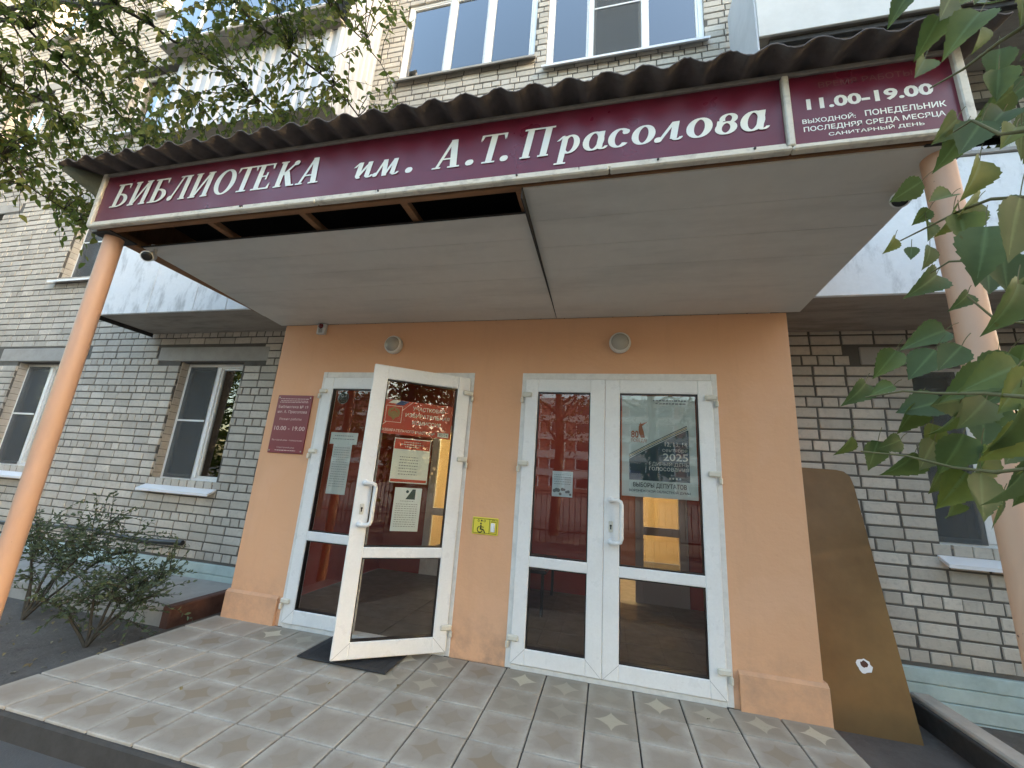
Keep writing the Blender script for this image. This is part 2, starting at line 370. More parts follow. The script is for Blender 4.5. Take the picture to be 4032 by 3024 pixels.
# ------------------------------------------------------------------ apartment building: brick wall
WY = .75
bld = empty('apartment_building', (-2, 1.2, GZ), 'pale silicate brick apartment block with balconies behind the entrance', 'building')
C = .0985; SX = .2575; HX = SX / 2
X0, X1, Z0, Z1 = -15.0, 9.0, .2, 13.0
OPEN = {'g2': (-2.93, -1.865, 1.06, 2.63), 'g1': (-6.165, -5.09, 1.06, 2.63), 'g0': (-9.3, -8.2, 1.06, 2.63),
        'gr': (5.35, 6.43, 1.06, 2.60), 's1': (-5.95, -4.85, 4.06, 5.46), 's0': (-9.2, -8.0, 4.06, 5.46),
        't1': (-5.85, -4.75, 6.88, 8.30), 't0': (-9.2, -8.0, 6.88, 8.30), 'A': (-.30, 1.74, 6.93, 8.42), 'B': (1.90, 3.86, 6.72, 8.42),
        'bl2': (-3.0, -1.3, 3.9, 5.3), 'br2': (5.0, 6.6, 3.9, 5.3), 'f1': (-5.85, -4.75, 9.75, 11.2), 'f0': (-9.2, -8.0, 9.75, 11.2)}
SKIP = [(-.56, 4.11, -1, 2.80)]
rects = list(OPEN.values()) + SKIP
def backing(parent):
    xs = sorted({X0, X1, *[q for r in rects for q in r[:2]]}); zs = sorted({-.2, Z1, *[q for r in rects for q in r[2:]]})
    xs = [x for x in xs if X0 <= x <= X1]; zs = [z for z in zs if -.2 <= z <= Z1]
    mb = MB()
    for z0, z1 in zip(zs, zs[1:]):
        run = None
        for x0, x1 in zip(xs, xs[1:]):
            cx, cz = (x0 + x1) / 2, (z0 + z1) / 2
            hit = any(r[0] < cx < r[1] and r[2] < cz < r[3] for r in rects)
            if not hit: run = (run[0], x1) if run else (x0, x1)
            if hit and run: mb.box(run[0], run[1], WY + .0075, WY + .3, z0, z1); run = None
        if run: mb.box(run[0], run[1], WY + .0075, WY + .3, z0, z1)
    return mb.build('wall', 'mortar', parent)
wall = backing(bld)
def brick_shape(L, H, seed):
    """front half of a brick, chamfered and slightly uneven; origin at its front lower left corner"""
    rr = random.Random(seed); j = lambda a: rr.uniform(-a, a); b = .005
    f = [(b + j(.0035), 0, b + j(.003)), (L - b + j(.0035), 0, b + j(.003)), (L - b + j(.0035), 0, H - b + j(.003)), (b + j(.0035), 0, H - b + j(.003))]
    o = [(j(.002), .005, j(.002)), (L + j(.002), .005, j(.002)), (L + j(.002), .005, H + j(.002)), (j(.002), .005, H + j(.002))]; k = [(0, .03, 0), (L, .03, 0), (L, .03, H), (0, .03, H)]
    fs = [(0, 1, 2, 3)] + [(4 + i, 4 + (i + 1) % 4, (i + 1) % 4, i) for i in range(4)] + [(8 + i, 8 + (i + 1) % 4, 4 + (i + 1) % 4, 4 + i) for i in range(4)]
    return f + o + k, fs
BH = C - .0155
bricks = []                                          # x0, z0, length, depth offset, tone
phase = .32 - C                                      # a header course starts here
k0 = int((Z0 - phase) // C)
z = phase + k0 * C; k = k0
while z < Z1:
    header = (k % 4 == 0); step = HX if header else SX
    x = 5.12 + (random.uniform(-.007, .007)) + (.06 if header else 0)
    x -= step * math.ceil((x - X0) / step)
    zz0, zz1 = max(z, Z0), z + BH
    while x < X1:
        segs = [(x, x + step - .0135)]
        for r in rects:
            if r[2] < z + BH * .5 < r[3]:
                ns = []
                for a, c_ in segs:
                    if c_ <= r[0] or a >= r[1]: ns.append((a, c_))
                    else:
                        if a < r[0] - .02: ns.append((a, r[0]))
                        if c_ > r[1] + .02: ns.append((r[1], c_))
                segs = ns
        for a, c_ in segs:
            if c_ - a > .025 and zz1 - zz0 > .03: bricks.append((a, zz0, c_ - a, random.uniform(-.004, .003), min(1, max(0, random.gauss(.5, .27)))))
        x += step + random.uniform(-.0015, .0015)
    z += C; k += 1
LINT = [(-3.345, -1.49, 2.635, 2.84), (-6.6, -4.75, 2.635, 2.85), (-9.7, -7.8, 2.635, 2.85), (4.98, 6.8, 2.585, 2.76), (-6.4, -4.4, 5.465, 5.65), (-9.6, -7.6, 5.465, 5.65), (-6.3, -4.3, 8.305, 8.5), (-9.6, -7.6, 8.305, 8.5)]
bricks = [q for q in bricks if not any(l[0] - .01 < q[0] + q[2] / 2 < l[1] + .01 and l[2] - .03 < q[1] + BH / 2 < l[3] + .03 for l in LINT)]
def bsize(q):
    p = project(Vector((q[0] + q[2] / 2, WY, q[1] + BH / 2)))
    if not p or not (0 < p[0] < 2212 and 0 < p[1] < 1659): return 0
    if -1.2 < q[0] < 4.1 and q[1] < 6.3: return 0
    if q[0] < -.7 and q[1] > 2.9 and q[0] > -3.6: return 0
    return q[2] / p[2] ** 2
order = sorted(range(len(bricks)), key=lambda i: -bsize(bricks[i]))
single = set(order[:300])
bm_cache = {}
rest = MB()
for i, (x, z, L, dy, tone) in enumerate(bricks):
    if i in single:
        key = (round(L, 2), int(tone * 7.99), i % 3)
        if key not in bm_cache:
            vs, fs = brick_shape(round(L, 2), BH, i); bm_cache[key] = MB().add(vs, fs, tone).mesh('brick', 'brick', True)
        o = bpy.data.objects.new('brick', bm_cache[key]); o.location = (x, WY + dy, z); o.matrix_basis = Matrix.Translation((x, WY + dy, z)); link(o, wall)
    else:
        vs, fs = brick_shape(L, BH, i); rest.add([(a + x, b_ + WY + dy, c_ + z) for a, b_, c_ in vs], fs, tone)
# brick jambs of the openings
for key, (a, b_, c_, d) in OPEN.items():
    z = c_
    while z < d - .02:
        for xx, s in ((a, 1), (b_, -1)):
            e = random.uniform(0, .004)
            x0, x1 = (xx - .03, xx + .007 + e) if s == 1 else (xx - .007 - e, xx + .03)
            rest.box(min(x0, x1), max(x0, x1), WY + .032, WY + .16, z, min(z + BH + .008, d), .25 + random.random() * .5)
        z += C
rest.build('brickwork', 'brick', wall, kind='stuff', attrs=True)
for a, b_, c_, d in LINT:
    MB().bbox(a + .006, b_ - .006, WY - .004, WY + .17, c_ + .004, d - .004, .008).build('lintel', 'lintel', bld)
# painted plinth, split where the vestibule stands
for a, b_ in ((X0, -.575), (4.125, X1)):
    mb = MB()
    for r in range(4):
        mb.bbox(a, b_, WY - .025 - .004 * (r % 2), WY + .1, -.22 + r * .104, -.22 + r * .104 + .1, .006)
    mb.build('plinth', 'plinth_paint', bld, label='pale blue painted base course')
MB().box(X0, X1, WY + .31, WY + 4, Z1, Z1 + .2).build('roof_slab', 'concrete', bld)

def window(key, mull, y=WY + .13, screens=(), sill=True, rail=None, fr=.055, curtain=False, gl='glass_window', sillmat='button_white', dark='room_dark'):
    x0, x1, z0, z1 = OPEN[key]
    f = MB(); d = .06
    f.bbox(x0, x0 + fr, y, y + d, z0, z1, .004); f.bbox(x1 - fr, x1, y, y + d, z0, z1, .004)
    f.bbox(x0 + fr, x1 - fr, y + .002, y + d, z0, z0 + fr, .004); f.bbox(x0 + fr, x1 - fr, y + .002, y + d, z1 - fr, z1, .004)
    xs = [x0 + fr] + [x0 + (x1 - x0) * q for q in mull] + [x1 - fr]
    for q in xs[1:-1]: f.bbox(q - fr * .55, q + fr * .55, y - .006, y + d, z0 + fr, z1 - fr, .004)
    wo = f.build('window', 'pvc', bld)
    for i, (a, c) in enumerate(zip(xs, xs[1:])):
        a2 = a + (fr * .55 if i else 0); c2 = c - (fr * .55 if i < len(xs) - 2 else 0)
        s = MB(); e = .03; yy = y + .008
        s.bbox(a2, a2 + e, yy, yy + .04, z0 + fr, z1 - fr, .003); s.bbox(c2 - e, c2, yy, yy + .04, z0 + fr, z1 - fr, .003)
        s.bbox(a2 + e, c2 - e, yy + .001, yy + .04, z0 + fr, z0 + fr + e, .003); s.bbox(a2 + e, c2 - e, yy + .001, yy + .04, z1 - fr - e, z1 - fr, .003)
        s.build('sash', 'pvc_grime', wo)
        B(a2 + e - .004, c2 - e + .004, y + .028, y + .032, z0 + fr + e - .004, z1 - fr - e + .004).build('pane', gl, wo)
        if i in screens:
            sc_ = MB().box(a2 + .006, c2 - .006, y - .012, y - .010, z0 + fr - .01, z1 - fr + .01); sc_.build('insect_screen', 'screen', wo)
            B(a2 + .004, c2 - .004, y - .022, y - .013, (z0 + z1) / 2 - .012, (z0 + z1) / 2 + .012, .002).build('screen_bar', 'pvc', wo)
    if sill:
        mb = MB(); mb.add([(x0 - .03, y - .005, z0 + .004), (x1 + .03, y - .005, z0 + .004), (x1 + .03, WY - .10, z0 - .10), (x0 - .03, WY - .10, z0 - .10),
                           (x0 - .03, y - .005, z0 - .02), (x1 + .03, y - .005, z0 - .02), (x1 + .03, WY - .098, z0 - .128), (x0 - .03, WY - .098, z0 - .128)],
                          [(0, 1, 2, 3), (7, 6, 5, 4), (3, 2, 6, 7), (0, 3, 7, 4), (2, 1, 5, 6), (1, 0, 4, 5)])
        mb.build('sill', sillmat, wo)
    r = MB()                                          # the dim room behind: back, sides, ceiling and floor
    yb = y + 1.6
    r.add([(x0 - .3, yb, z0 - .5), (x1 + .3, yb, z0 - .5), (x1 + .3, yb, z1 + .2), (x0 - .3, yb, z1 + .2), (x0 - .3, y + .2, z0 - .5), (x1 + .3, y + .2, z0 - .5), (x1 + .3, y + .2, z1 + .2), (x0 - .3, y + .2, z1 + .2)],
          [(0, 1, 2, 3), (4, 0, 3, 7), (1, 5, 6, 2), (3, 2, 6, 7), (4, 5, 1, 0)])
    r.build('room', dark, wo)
    if curtain:
        for ca, cb, lo in curtain:
            vs = []; n = 40; xa = x0 + (x1 - x0) * ca; xb = x0 + (x1 - x0) * cb
            for i in range(n + 1):
                xx = xa + (xb - xa) * i / n; yy = y + .085 + .022 * math.sin(i * 1.1) + .01 * math.sin(i * .4)
                vs += [(xx, yy, z0 + lo), (xx, yy + .01 * math.sin(i), z1)]
            MB().add(vs, [(2 * i, 2 * i + 2, 2 * i + 3, 2 * i + 1) for i in range(n)], smooth=True).build('curtain', 'curtain', wo)
    return wo
window('g2', (.52,), screens=(0,))
window('g1', (.52,), screens=(0,))
window('g0', (.52,))
window('gr', (.40,), screens=(0,))
window('s1', (.5,), screens=(0,))
window('s0', (.5,))
window('t1', (.5,), curtain=[(.0, .45, .1)])
window('t0', (.5,)); window('f1', (.5,)); window('f0', (.5,))
window('A', (.36, .66), y=WY + .03, fr=.06, sillmat='lintel', gl='glass_sky', curtain=[(.36, .7, .12), (.72, .92, .05)])
window('B', (.30, .64), y=WY + .03, fr=.06, gl='glass_sky', screens=(1,), curtain=[(.04, .3, .0)])
window('bl2', (.5,), y=WY + .1, sill=False); window('br2', (.35,), y=WY + .1, sill=False)

# ------------------------------------------------------------------ balconies
def corrug(x0, x1, y, z0, z1, n, amp=.012, side=False):
    vs = []; pat = [(0, 0), (.35, 0), (.5, 1), (.85, 1)]
    pts = [(i + u, h) for i in range(n) for u, h in pat] + [(n, 0)]
    for u, h in pts:
        x = x0 + (x1 - x0) * u / n
        for zz in (z0, z1): vs.append((x, y - amp * h, zz) if not side else (y + amp * h, x, zz))
    return MB().add(vs, [(2 * i, 2 * i + 2, 2 * i + 3, 2 * i + 1) for i in range(len(pts) - 1)])
def balcony(x0, x1, zs, yf, kind):
    sl_ = MB().bbox(x0, x1, yf, WY - .006, zs, zs + .14, .01).build('balcony', 'slab_soffit', bld)
    if kind == 'panels':
        cuts = [x0, x0 + (x1 - x0) * .30, x0 + (x1 - x0) * .55, x0 + (x1 - x0) * .72, x1]
        for a, c in zip(cuts, cuts[1:]):
            MB().bbox(a + .004, c - .004, yf - .035, yf - .004, zs - .012, zs + 1.12, .004).build('parapet_panel', 'parapet', sl_)
        B(x0 - .035, x0 - .003, yf - .03, WY - .006, zs + .01, zs + 1.12, .004).build('side_panel', 'parapet', sl_)
        B(x1 + .003, x1 + .035, yf - .03, WY - .006, zs + .01, zs + 1.12, .004).build('side_panel', 'parapet', sl_)
        B(x0 - .04, x1 + .04, yf - .05, yf + .03, zs + 1.125, zs + 1.165, .006).build('handrail', 'lintel', sl_)
        MB().box(x0 - .012, x0 - .0, yf - .03, WY - .02, zs - .05, zs + .06).build('edge_angle', 'steel_dark', sl_)
    return sl_
Lb, Rb = (-3.53, -.70), (4.13, 7.6)
balcony(*Lb, 3.035, .07, 'panels')
balcony(*Rb, 2.905, -.02, 'panels')
sl3 = balcony(*Lb, 5.80, .06, 'sheet')
corrug(Lb[0], Lb[1], .055, 5.79, 7.06, 16, .03).build('corrugated_sheet', 'sheet_white', sl3)
corrug(.05, WY - .01, Lb[1] + .004, 5.79, 8.9, 7, .008, True).build('side_sheet', 'sheet_white', sl3)
B(Lb[0] - .05, Lb[1] - .002, -.22, .05, 7.07, 7.12, .006).build('glazing_shelf', 'slab_soffit', sl3)
fr3 = MB()
for i in range(6):
    xx = Lb[0] + (Lb[1] - Lb[0]) * i / 5
    fr3.bbox(xx - .03 - (.03 if i == 5 else 0), xx + .03 - (.03 if i == 5 else 0), -.20, -.15, 7.12, 8.5, .004)
fr3.bbox(Lb[0], Lb[1], -.195, -.155, 7.121, 7.18, .004).bbox(Lb[0], Lb[1], -.195, -.155, 8.44, 8.499, .004)
g3 = fr3.build('balcony_glazing', 'pvc', sl3)
for i in range(5):
    xa = Lb[0] + (Lb[1] - Lb[0]) * i / 5
    B(xa + .02, xa + (Lb[1] - Lb[0]) / 5 - .02, -.178, -.174, 7.17, 8.45).build('pane', 'glass_window', sl3)
MB().box(Lb[0] + .1, Lb[1] - .05, .35, .36, 7.1, 8.5).build('inner_lining', 'room_dark', sl3)
balcony(Lb[0], Lb[1], 8.70, .06, 'sheet')
sr3 = balcony(*Rb, 5.66, .03, 'sheet')
B(Rb[0], Rb[1], .0, .026, 5.64, 6.95, .004).build('front_sheet', 'sheet_right', sr3)
B(Rb[0] - .02, Rb[0] - .002, .004, WY - .02, 5.40, 6.95, .004).build('side_sheet', 'sheet_white', sr3)
B(Rb[0] + .1, Rb[1], .05, .10, 5.58, 5.64, .004).build('edge_beam', 'steel_dark', sr3)

# ------------------------------------------------------------------ blind-area slabs and kerbs by the wall
B(-9, -1.12, -.12, WY - .03, GZ - .1, .035, .012).build('pavement', 'concrete', kind='structure')
MB().bbox(-1.118, -1.02, -.14, WY - .035, GZ - .1, .05, .01).build('kerb', 'rust_edge', kind='structure')
MB().bbox(4.97, 5.10, -1.6, WY - .035, GZ - .1, .03, .012).build('kerb', 'kerb_top', kind='structure')
MB().bbox(4.93, 4.966, -1.6, WY - .04, GZ - .1, .005, .006).build('kerb_face', 'steel_dark', kind='structure')

# ------------------------------------------------------------------ vestibule
OL, OR, ZT, DH = -.57, 4.122, 2.788, 2.28
DL = (0, 1.584); DR = (2.028, 3.591)
ves = empty('entrance_vestibule', (1.8, .3, 0), 'peach plastered entrance block with two white glazed double doors', 'entrance')
wl = MB()
for a, c in ((OL, DL[0]), (DL[1], DR[0]), (DR[1], OR)): wl.box(a, c, 0, .14, -.012, DH)
wl.box(OL, OR, 0, .14, DH, ZT)
wl.box(OL, OL + .12, .14, WY + .05, -.012, ZT); wl.box(OR - .12, OR, .14, WY + .05, -.012, ZT)
wl.build('wall', 'peach', ves)
for a, c in ((OL - .022, DL[0] - .035), (DR[1] + .035, OR + .022)):
    mb = MB(); zt = .23
    mb.add([(a, -.028, -.012), (c, -.028, -.012), (c, -.026, zt - .02), (a, -.026, zt - .02), (a, -.002, zt), (c, -.002, zt), (c, -.002, -.012), (a, -.002, -.012)],
           [(0, 1, 2, 3), (3, 2, 5, 4), (0, 3, 4, 7), (1, 6, 5, 2)])
    if a < 0: mb.box(OL - .022, OL - .001, -.002, WY - .01, -.012, zt)
    else: mb.box(OR + .001, OR + .022, -.002, WY - .01, -.012, zt)
    mb.build('plinth', 'peach_plinth', ves)
def doorframe(x0, x1):
    f = MB(); fw = .045
    f.bbox(x0, x0 + fw, -.006, .07, 0, DH, .003); f.bbox(x1 - fw, x1, -.006, .07, 0, DH, .003)
    f.bbox(x0 + fw, x1 - fw, -.004, .07, DH - fw - .01, DH, .003); f.bbox(x0 + fw, x1 - fw, -.006, .09, -.008, .03, .003)
    return f.build('door_frame', 'pvc_grime', ves)
doorframe(*DL); doorframe(*DR)
ZP = (.145, .712, .79, 2.11, .033, 2.222)            # lower pane, upper pane, leaf bottom and top
def leaf(xa, xb, M=None, handle=None, hinge_side=-1, sl=.108, sr=.108):
    """door leaf in local coordinates: x from xa to xb, front at y=-.02"""
    z0, z1, z2, z3, zb, zt = ZP
    f = MB(); y0, y1 = -.022, .05; bb = .006
    f.bbox(xa, xa + sl, y0, y1, zb, zt, bb); f.bbox(xb - sr, xb, y0, y1, zb, zt, bb)
    f.bbox(xa + sl - .004, xb - sr + .004, y0 + .0015, y1, zb, z0, bb); f.bbox(xa + sl - .004, xb - sr + .004, y0 + .0015, y1, z1, z2, bb); f.bbox(xa + sl - .004, xb - sr + .004, y0 + .0015, y1, z3, zt, bb)
    L = f.build('door', 'pvc', ves, M=M)
    g = MB()
    for p0, p1 in ((z0, z1), (z2, z3)):
        for a_, b_, c_, d_ in ((xa + sl, xb - sr, p0, p0 + .008), (xa + sl, xb - sr, p1 - .008, p1)): g.box(a_, b_, -.012, .03, c_, d_)
        for a_, b_ in ((xa + sl, xa + sl + .008), (xb - sr - .008, xb - sr)): g.box(a_, b_, -.011, .03, p0 + .008, p1 - .008)
    g.build('gasket', 'black_plastic', L, True)
    for p0, p1 in ((z0, z1), (z2, z3)):
        MB().add([(xa + sl - .003, .006, p0 - .003), (xb - sr + .003, .006, p0 - .003), (xb - sr + .003, .006, p1 + .003), (xa + sl - .003, .006, p1 + .003)], [(0, 1, 2, 3)]).build('pane', 'glass_door', L, True)
    mt = MB()                                        # mitre joints at the bottom corners
    for sx_, xo, wd in ((1, xa, sl), (-1, xb, sr)):
        mt.add([(xo + sx_ * .004, y0 - .0006, zb + .004), (xo + sx_ * .007, y0 - .0006, zb + .004), (xo + sx_ * (wd + .002), y0 - .0006, z0 - .002), (xo + sx_ * (wd - .001), y0 - .0006, z0 - .002)], [(0, 1, 2, 3)])
    mt.build('mitre_joint', 'print_grey', L, True)
    for hz in (.19, 1.48, 2.06):
        xo = xa if hinge_side < 0 else xb; s = 1 if hinge_side < 0 else -1
        h = MB(); a_, b_ = sorted((xo - s * .028, xo + s * .062))
        h.bbox(a_, b_, y0 - .024, y0 - .001, hz, hz + .042, .009)
        a_, b_ = sorted((xo - s * .036, xo - s * .014)); h.bbox(a_, b_, y0 - .022, y0 + .01, hz - .052, hz - .002, .007)
        h.build('hinge', 'hinge_plastic', L, True)
    if handle is not None:
        hx = handle; pts = [(hx, y0, 1.262)] + [(hx + .06 * math.sin(q), y0 - .062 - .0 * q, 1.262) for q in ()]
        hh = MB(); zt_, zb_ = 1.262, .955; yo = y0 - .058; w_ = .078
        p = [(hx, y0 + .002, zt_), (hx, yo, zt_)]
        p = [(hx, y0, zt_), (hx, yo + .012, zt_), (hx + .012, yo, zt_), (hx + w_ - .03, yo, zt_), (hx + w_ - .008, yo, zt_ - .010), (hx + w_, yo, zt_ - .035),
             (hx + w_, yo, zb_ + .035), (hx + w_ - .008, yo, zb_ + .010), (hx + w_ - .03, yo, zb_), (hx + .012, yo, zb_), (hx, yo + .012, zb_), (hx, y0, zb_)]
        hh.tube(p, .0155, 12); hh.lathe([(.024, 0), (.024, -.008), (.017, -.012)], (hx, y0, zt_)); hh.lathe([(.024, 0), (.024, -.008), (.017, -.012)], (hx, y0, zb_))
        hh.build('handle', 'pvc', L, True)
        es = MB().bbox(hx - .016, hx + .016, y0 - .006, y0 - .0005, 1.025, 1.105, .005).build('lock_plate', 'hinge_plastic', L, True)
        k = MB().lathe([(.008, 0), (.008, -.002)], (hx, y0 - .0065, 1.072)); k.box(hx - .0045, hx + .0045, y0 - .0085, y0 - .0064, 1.045, 1.068); k.build('keyhole', 'black_plastic', L, True)
    return L
Lfix = leaf(.037, .712, hinge_side=-1, sl=.108, sr=.10)
MO = Matrix.Translation((1.548, -.012, 0)) @ Matrix.Rotation(R(34), 4, 'Z')
Lopen = leaf(-.825, 0, M=MO, handle=-.762, hinge_side=1, sl=.118)
leaf(2.065, 2.735, hinge_side=-1, sl=.110, sr=.118)
Lr = leaf(2.737, 3.552, handle=2.79, hinge_side=1, sl=.117)
# inside: lobby, inner partition with a lit hall beyond
IY = 2.35
rm = MB()
rm.add([(OL + .13, .14, 0), (OL + .13, IY, 0), (OL + .13, IY, 2.75), (OL + .13, .14, 2.75)], [(0, 1, 2, 3)])
rm.add([(OR - .13, .14, 0), (OR - .13, IY, 0), (OR - .13, IY, 2.75), (OR - .13, .14, 2.75)], [(0, 3, 2, 1)])
for a, c in ((OL + .12, .2), (.65, 2.86), (3.75, OR - .12)): rm.box(a, c, IY, IY + .1, 0, 2.75)
rm.box(OL + .12, OR - .12, IY + .001, IY + .1, 2.12, 2.75)
rm.build('lobby_wall', 'inner_red', ves)
B(2.62, 3.12, IY - .015, IY - .003, .3, 2.4).build('lobby_panel', 'inner_orange', ves)
B(OL, OR, .0, IY + 3.2, -.06, -.004).build('lobby_floor', 'inner_floor', ves)
fl = []
for i in range(7):
    for j in range(6):
        B(OL + .14 + i * .655, OL + .14 + i * .655 + .648, .145 + j * .366, .145 + j * .366 + .36, -.003, .004, .002).build('floor_tile', 'inner_floor', ves)
B(OL, OR, .14, IY + 3.2, 2.752, 2.785).build('lobby_ceiling', 'inner_ceiling', ves)
hall = MB()
hall.add([(OL, IY + 3.2, 0), (OR, IY + 3.2, 0), (OR, IY + 3.2, 2.75), (OL, IY + 3.2, 2.75)], [(0, 1, 2, 3)])
hall.add([(OL, IY + .1, 0), (OL, IY + 3.2, 0), (OL, IY + 3.2, 2.75), (OL, IY + .1, 2.75)], [(0, 1, 2, 3)])
hall.add([(OR, IY + .1, 0), (OR, IY + 3.2, 0), (OR, IY + 3.2, 2.75), (OR, IY + .1, 2.75)], [(0, 3, 2, 1)])
hall.build('hall_wall', 'hall_wall', ves)
def inner_door(x0, x1, solid):
    f = MB()
    f.bbox(x0, x0 + .1, IY - .02, IY + .05, 0, 2.1, .004); f.bbox(x1 - .1, x1, IY - .02, IY + .05, 0, 2.1, .004)
    for a, c in ((0, .3), (.8, .9), (2.0, 2.1)): f.bbox(x0 + .1, x1 - .1, IY - .018, IY + .05, a, c, .004)
    d_ = f.build('inner_door', 'grey_door' if solid else 'pvc_grime', ves)
    B(x0 + .1, x1 - .1, IY + .015, IY + .02, .3, 2.0).build('pane', 'glass_door', d_)
inner_door(.2, .65, False); inner_door(3.12, 3.75, True)
bench = MB(); bench.bbox(1.7, 2.15, 1.2, 2.2, .42, .46, .006)
for x, y in ((1.73, 1.25), (2.09, 1.25), (1.73, 2.12), (2.09, 2.12)): bench.bbox(x, x + .03, y, y + .03, .004, .42, .003)
bench.build('bench', 'black_plastic', label='dark bench seen through the right double door', cat='bench')
hl = B(-.2, 3.6, IY + 1.0, IY + 1.3, 2.70, 2.75, .004).build('ceiling_lamp', 'lamp_on', label='lit ceiling lamp in the hall behind the inner doors', cat='lamp')
B(.6, 3.2, 1.15, 1.30, 2.715, 2.75, .004).build('ceiling_lamp', 'lobby_fill', label='added ceiling lamp out of view that brightens the lobby', cat='lamp')  # unseen lamp added to brighten the red lobby

# ------------------------------------------------------------------ canopy
can = empty('entrance_canopy', (1.7, -.8, 2.8), 'flat canopy on two peach pipe columns with corrugated roof over the entrance', 'canopy')
FY = -1.596; FL, FR = -.817, 4.229
def sof(y): return 2.79 + (2.862 - 2.79) * (-y / 1.57)
def panel(x0, x1, ya, yb, za=0, zb=0):
    mb = MB(); e = .0011
    za0, zb0 = sof(ya) + za, sof(yb) + zb
    mb.add([(x0, ya + e, za0), (x1, ya + e, za0), (x1, yb - e, zb0), (x0, yb - e, zb0), (x0, ya + e, za0 + .012), (x1, ya + e, za0 + .012), (x1, yb - e, zb0 + .012), (x0, yb - e, zb0 + .012)],
           [(0, 1, 2, 3), (7, 6, 5, 4), (0, 4, 5, 1), (2, 6, 7, 3), (1, 5, 6, 2), (3, 7, 4, 0)])
    return mb.build('soffit_panel', 'soffit_panel', can)
ys = [-1.375 + .229 * i for i in range(7)]; ys[-1] = -.004
for i in range(6):
    panel(-.64 + .01 * random.random(), 2.298, ys[i], ys[i + 1], random.uniform(-.0006, .0006), 0)
ys = [-1.565 + .2602 * i for i in range(7)]; ys[-1] = -.004
for i in range(6):
    panel(2.306, 4.215, ys[i], ys[i + 1], random.uniform(-.0006, .0006), 0)
# front edge of the sagging left panels, with its dark ragged lip
MB().box(-.64, 2.298, -1.384, -1.378, 2.852, 2.862).build('panel_edge', 'steel_dark', can)
B(2.2985, 2.3055, -1.57, -.006, 2.80, 2.868).build('panel_joint', 'steel_dark', can)
for x0, x1, y0, y1 in ((-.78, 4.2, -1.575, -1.535), ):
    B(x0, x1, y0, y1, 2.872, 2.912, .003).build('batten', 'timber', can)
for xx in (.14, .86, 1.56, 2.255):
    B(xx, xx + .045, -1.534, -.02, 2.880, 2.92, .003).build('batten', 'timber', can)
B(-.80, -.70, -1.57, -.01, 2.87, 2.93, .004).build('edge_beam', 'timber', can)
B(4.19, 4.222, -1.57, -.01, 2.85, 3.25, .003).build('side_board', 'timber', can)
B(FL + .01, FL + .03, -1.57, -.01, 2.935, 3.28, .003).build('side_board', 'timber', can)
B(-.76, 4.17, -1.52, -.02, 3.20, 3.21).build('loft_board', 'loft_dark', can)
# corrugated roof sheets
WV = .183
def roofz(x, y): return 3.334 + .2 * (y + 1.6) + .022 * math.cos(6.28318 * (x + .93) / WV)
nW = 29; sheets = [(0, 6), (5.8, 12), (11.8, 18), (17.8, 24), (23.8, 29)]
for si, (wa, wb) in enumerate(sheets):
    xa, xb = -1.0 + wa * WV, -1.0 + wb * WV; n = int((wb - wa) * 14); vs = []; yf = -1.765 + random.uniform(-.012, .012)
    dz = .004 * (si % 2)
    for i in range(n + 1):
        x = xa + (xb - xa) * i / n
        jag = random.uniform(-.004, .004)
        for y in (yf + jag, -1.2, -.5, .2, .70):
            vs.append((x, y, roofz(x, y) + dz))
        for y in (.70, .2, -.5, -1.2, yf + jag):
            vs.append((x, y, roofz(x, y) + dz + .008))
    fs = [(i * 10 + k, i * 10 + (k + 1) % 10, (i + 1) * 10 + (k + 1) % 10, (i + 1) * 10 + k) for i in range(n) for k in range(10)]
    fs += [tuple(range(9, -1, -1)), tuple(n * 10 + k for k in range(10))]
    mb = MB().add(vs, fs); mb.sm = [True] * len(mb.sm)
    mb.build('roof_sheet', 'roof_slate', can)
MB().add([(-.99, -1.755, 3.255), (-.80, -1.60, 3.10), (-.80, -1.60, 3.30), (-.985, -1.75, 3.30), (-.99, .6, 3.74), (-.80, .6, 3.74)], [(0, 1, 2, 3), (1, 0, 4, 5)]).build('verge_board', 'moss_slate', can)
# columns (steel pipes)
def column(x0, x1, lab):
    mb = MB(); n = 10
    mb.tube([(x0 + (x1 - x0) * i / n, -1.49, GZ - .05 + (2.87 - GZ + .05) * i / n) for i in range(n + 1)], .0545, 28)
    c = mb.build('column', 'column_paint', can, label=lab)
    MB().bbox(x1 - .09, x1 + .09, -1.575, -1.40, 2.862, 2.871, .002).build('cap_plate', 'steel_dark', c)
column(-.733, -.742, 'peach pipe column at the left corner of the canopy')
column(4.165, 4.160, 'peach pipe column behind the birch leaves')

# ------------------------------------------------------------------ fascia signs
SYF = FY - .012
def sign_frame(parent, x0, x1, z0, z1, bars):
    for nm, mat, a in bars: MB().bbox(*a, .004).build(nm, mat, parent)
ls = empty('library_sign', (1.4, FY, 2.88), 'long burgundy sign with slanted pale lettering along the canopy front', 'sign')
vs = []; nx = 60; zz = (2.915, 3.05, 3.18, 3.29)     # gently buckled vinyl panel
for i in range(nx + 1):
    x = -.775 + (3.532 + .775) * i / nx
    for k, z in enumerate(zz):
        zlow = z + (.014 * math.exp(-((x - .25) / .22) ** 2) if k == 0 else 0)
        vs.append((x, SYF + .0010 * math.sin(x * 5.1 + z * 9) + .0006 * math.sin(x * 17), zlow))
MB().add(vs, [(i * 4 + k, (i + 1) * 4 + k, (i + 1) * 4 + k + 1, i * 4 + k + 1) for i in range(nx) for k in range(3)], smooth=True).build('panel', 'sign_vinyl', ls)
B(-.78, 3.535, FY - .004, FY + .012, 2.905, 3.30).build('backboard', 'steel_dark', ls)
B(-.815, -.778, FY - .03, FY + .01, 2.884, 3.31, .005).build('end_rail', 'sign_rail', ls)
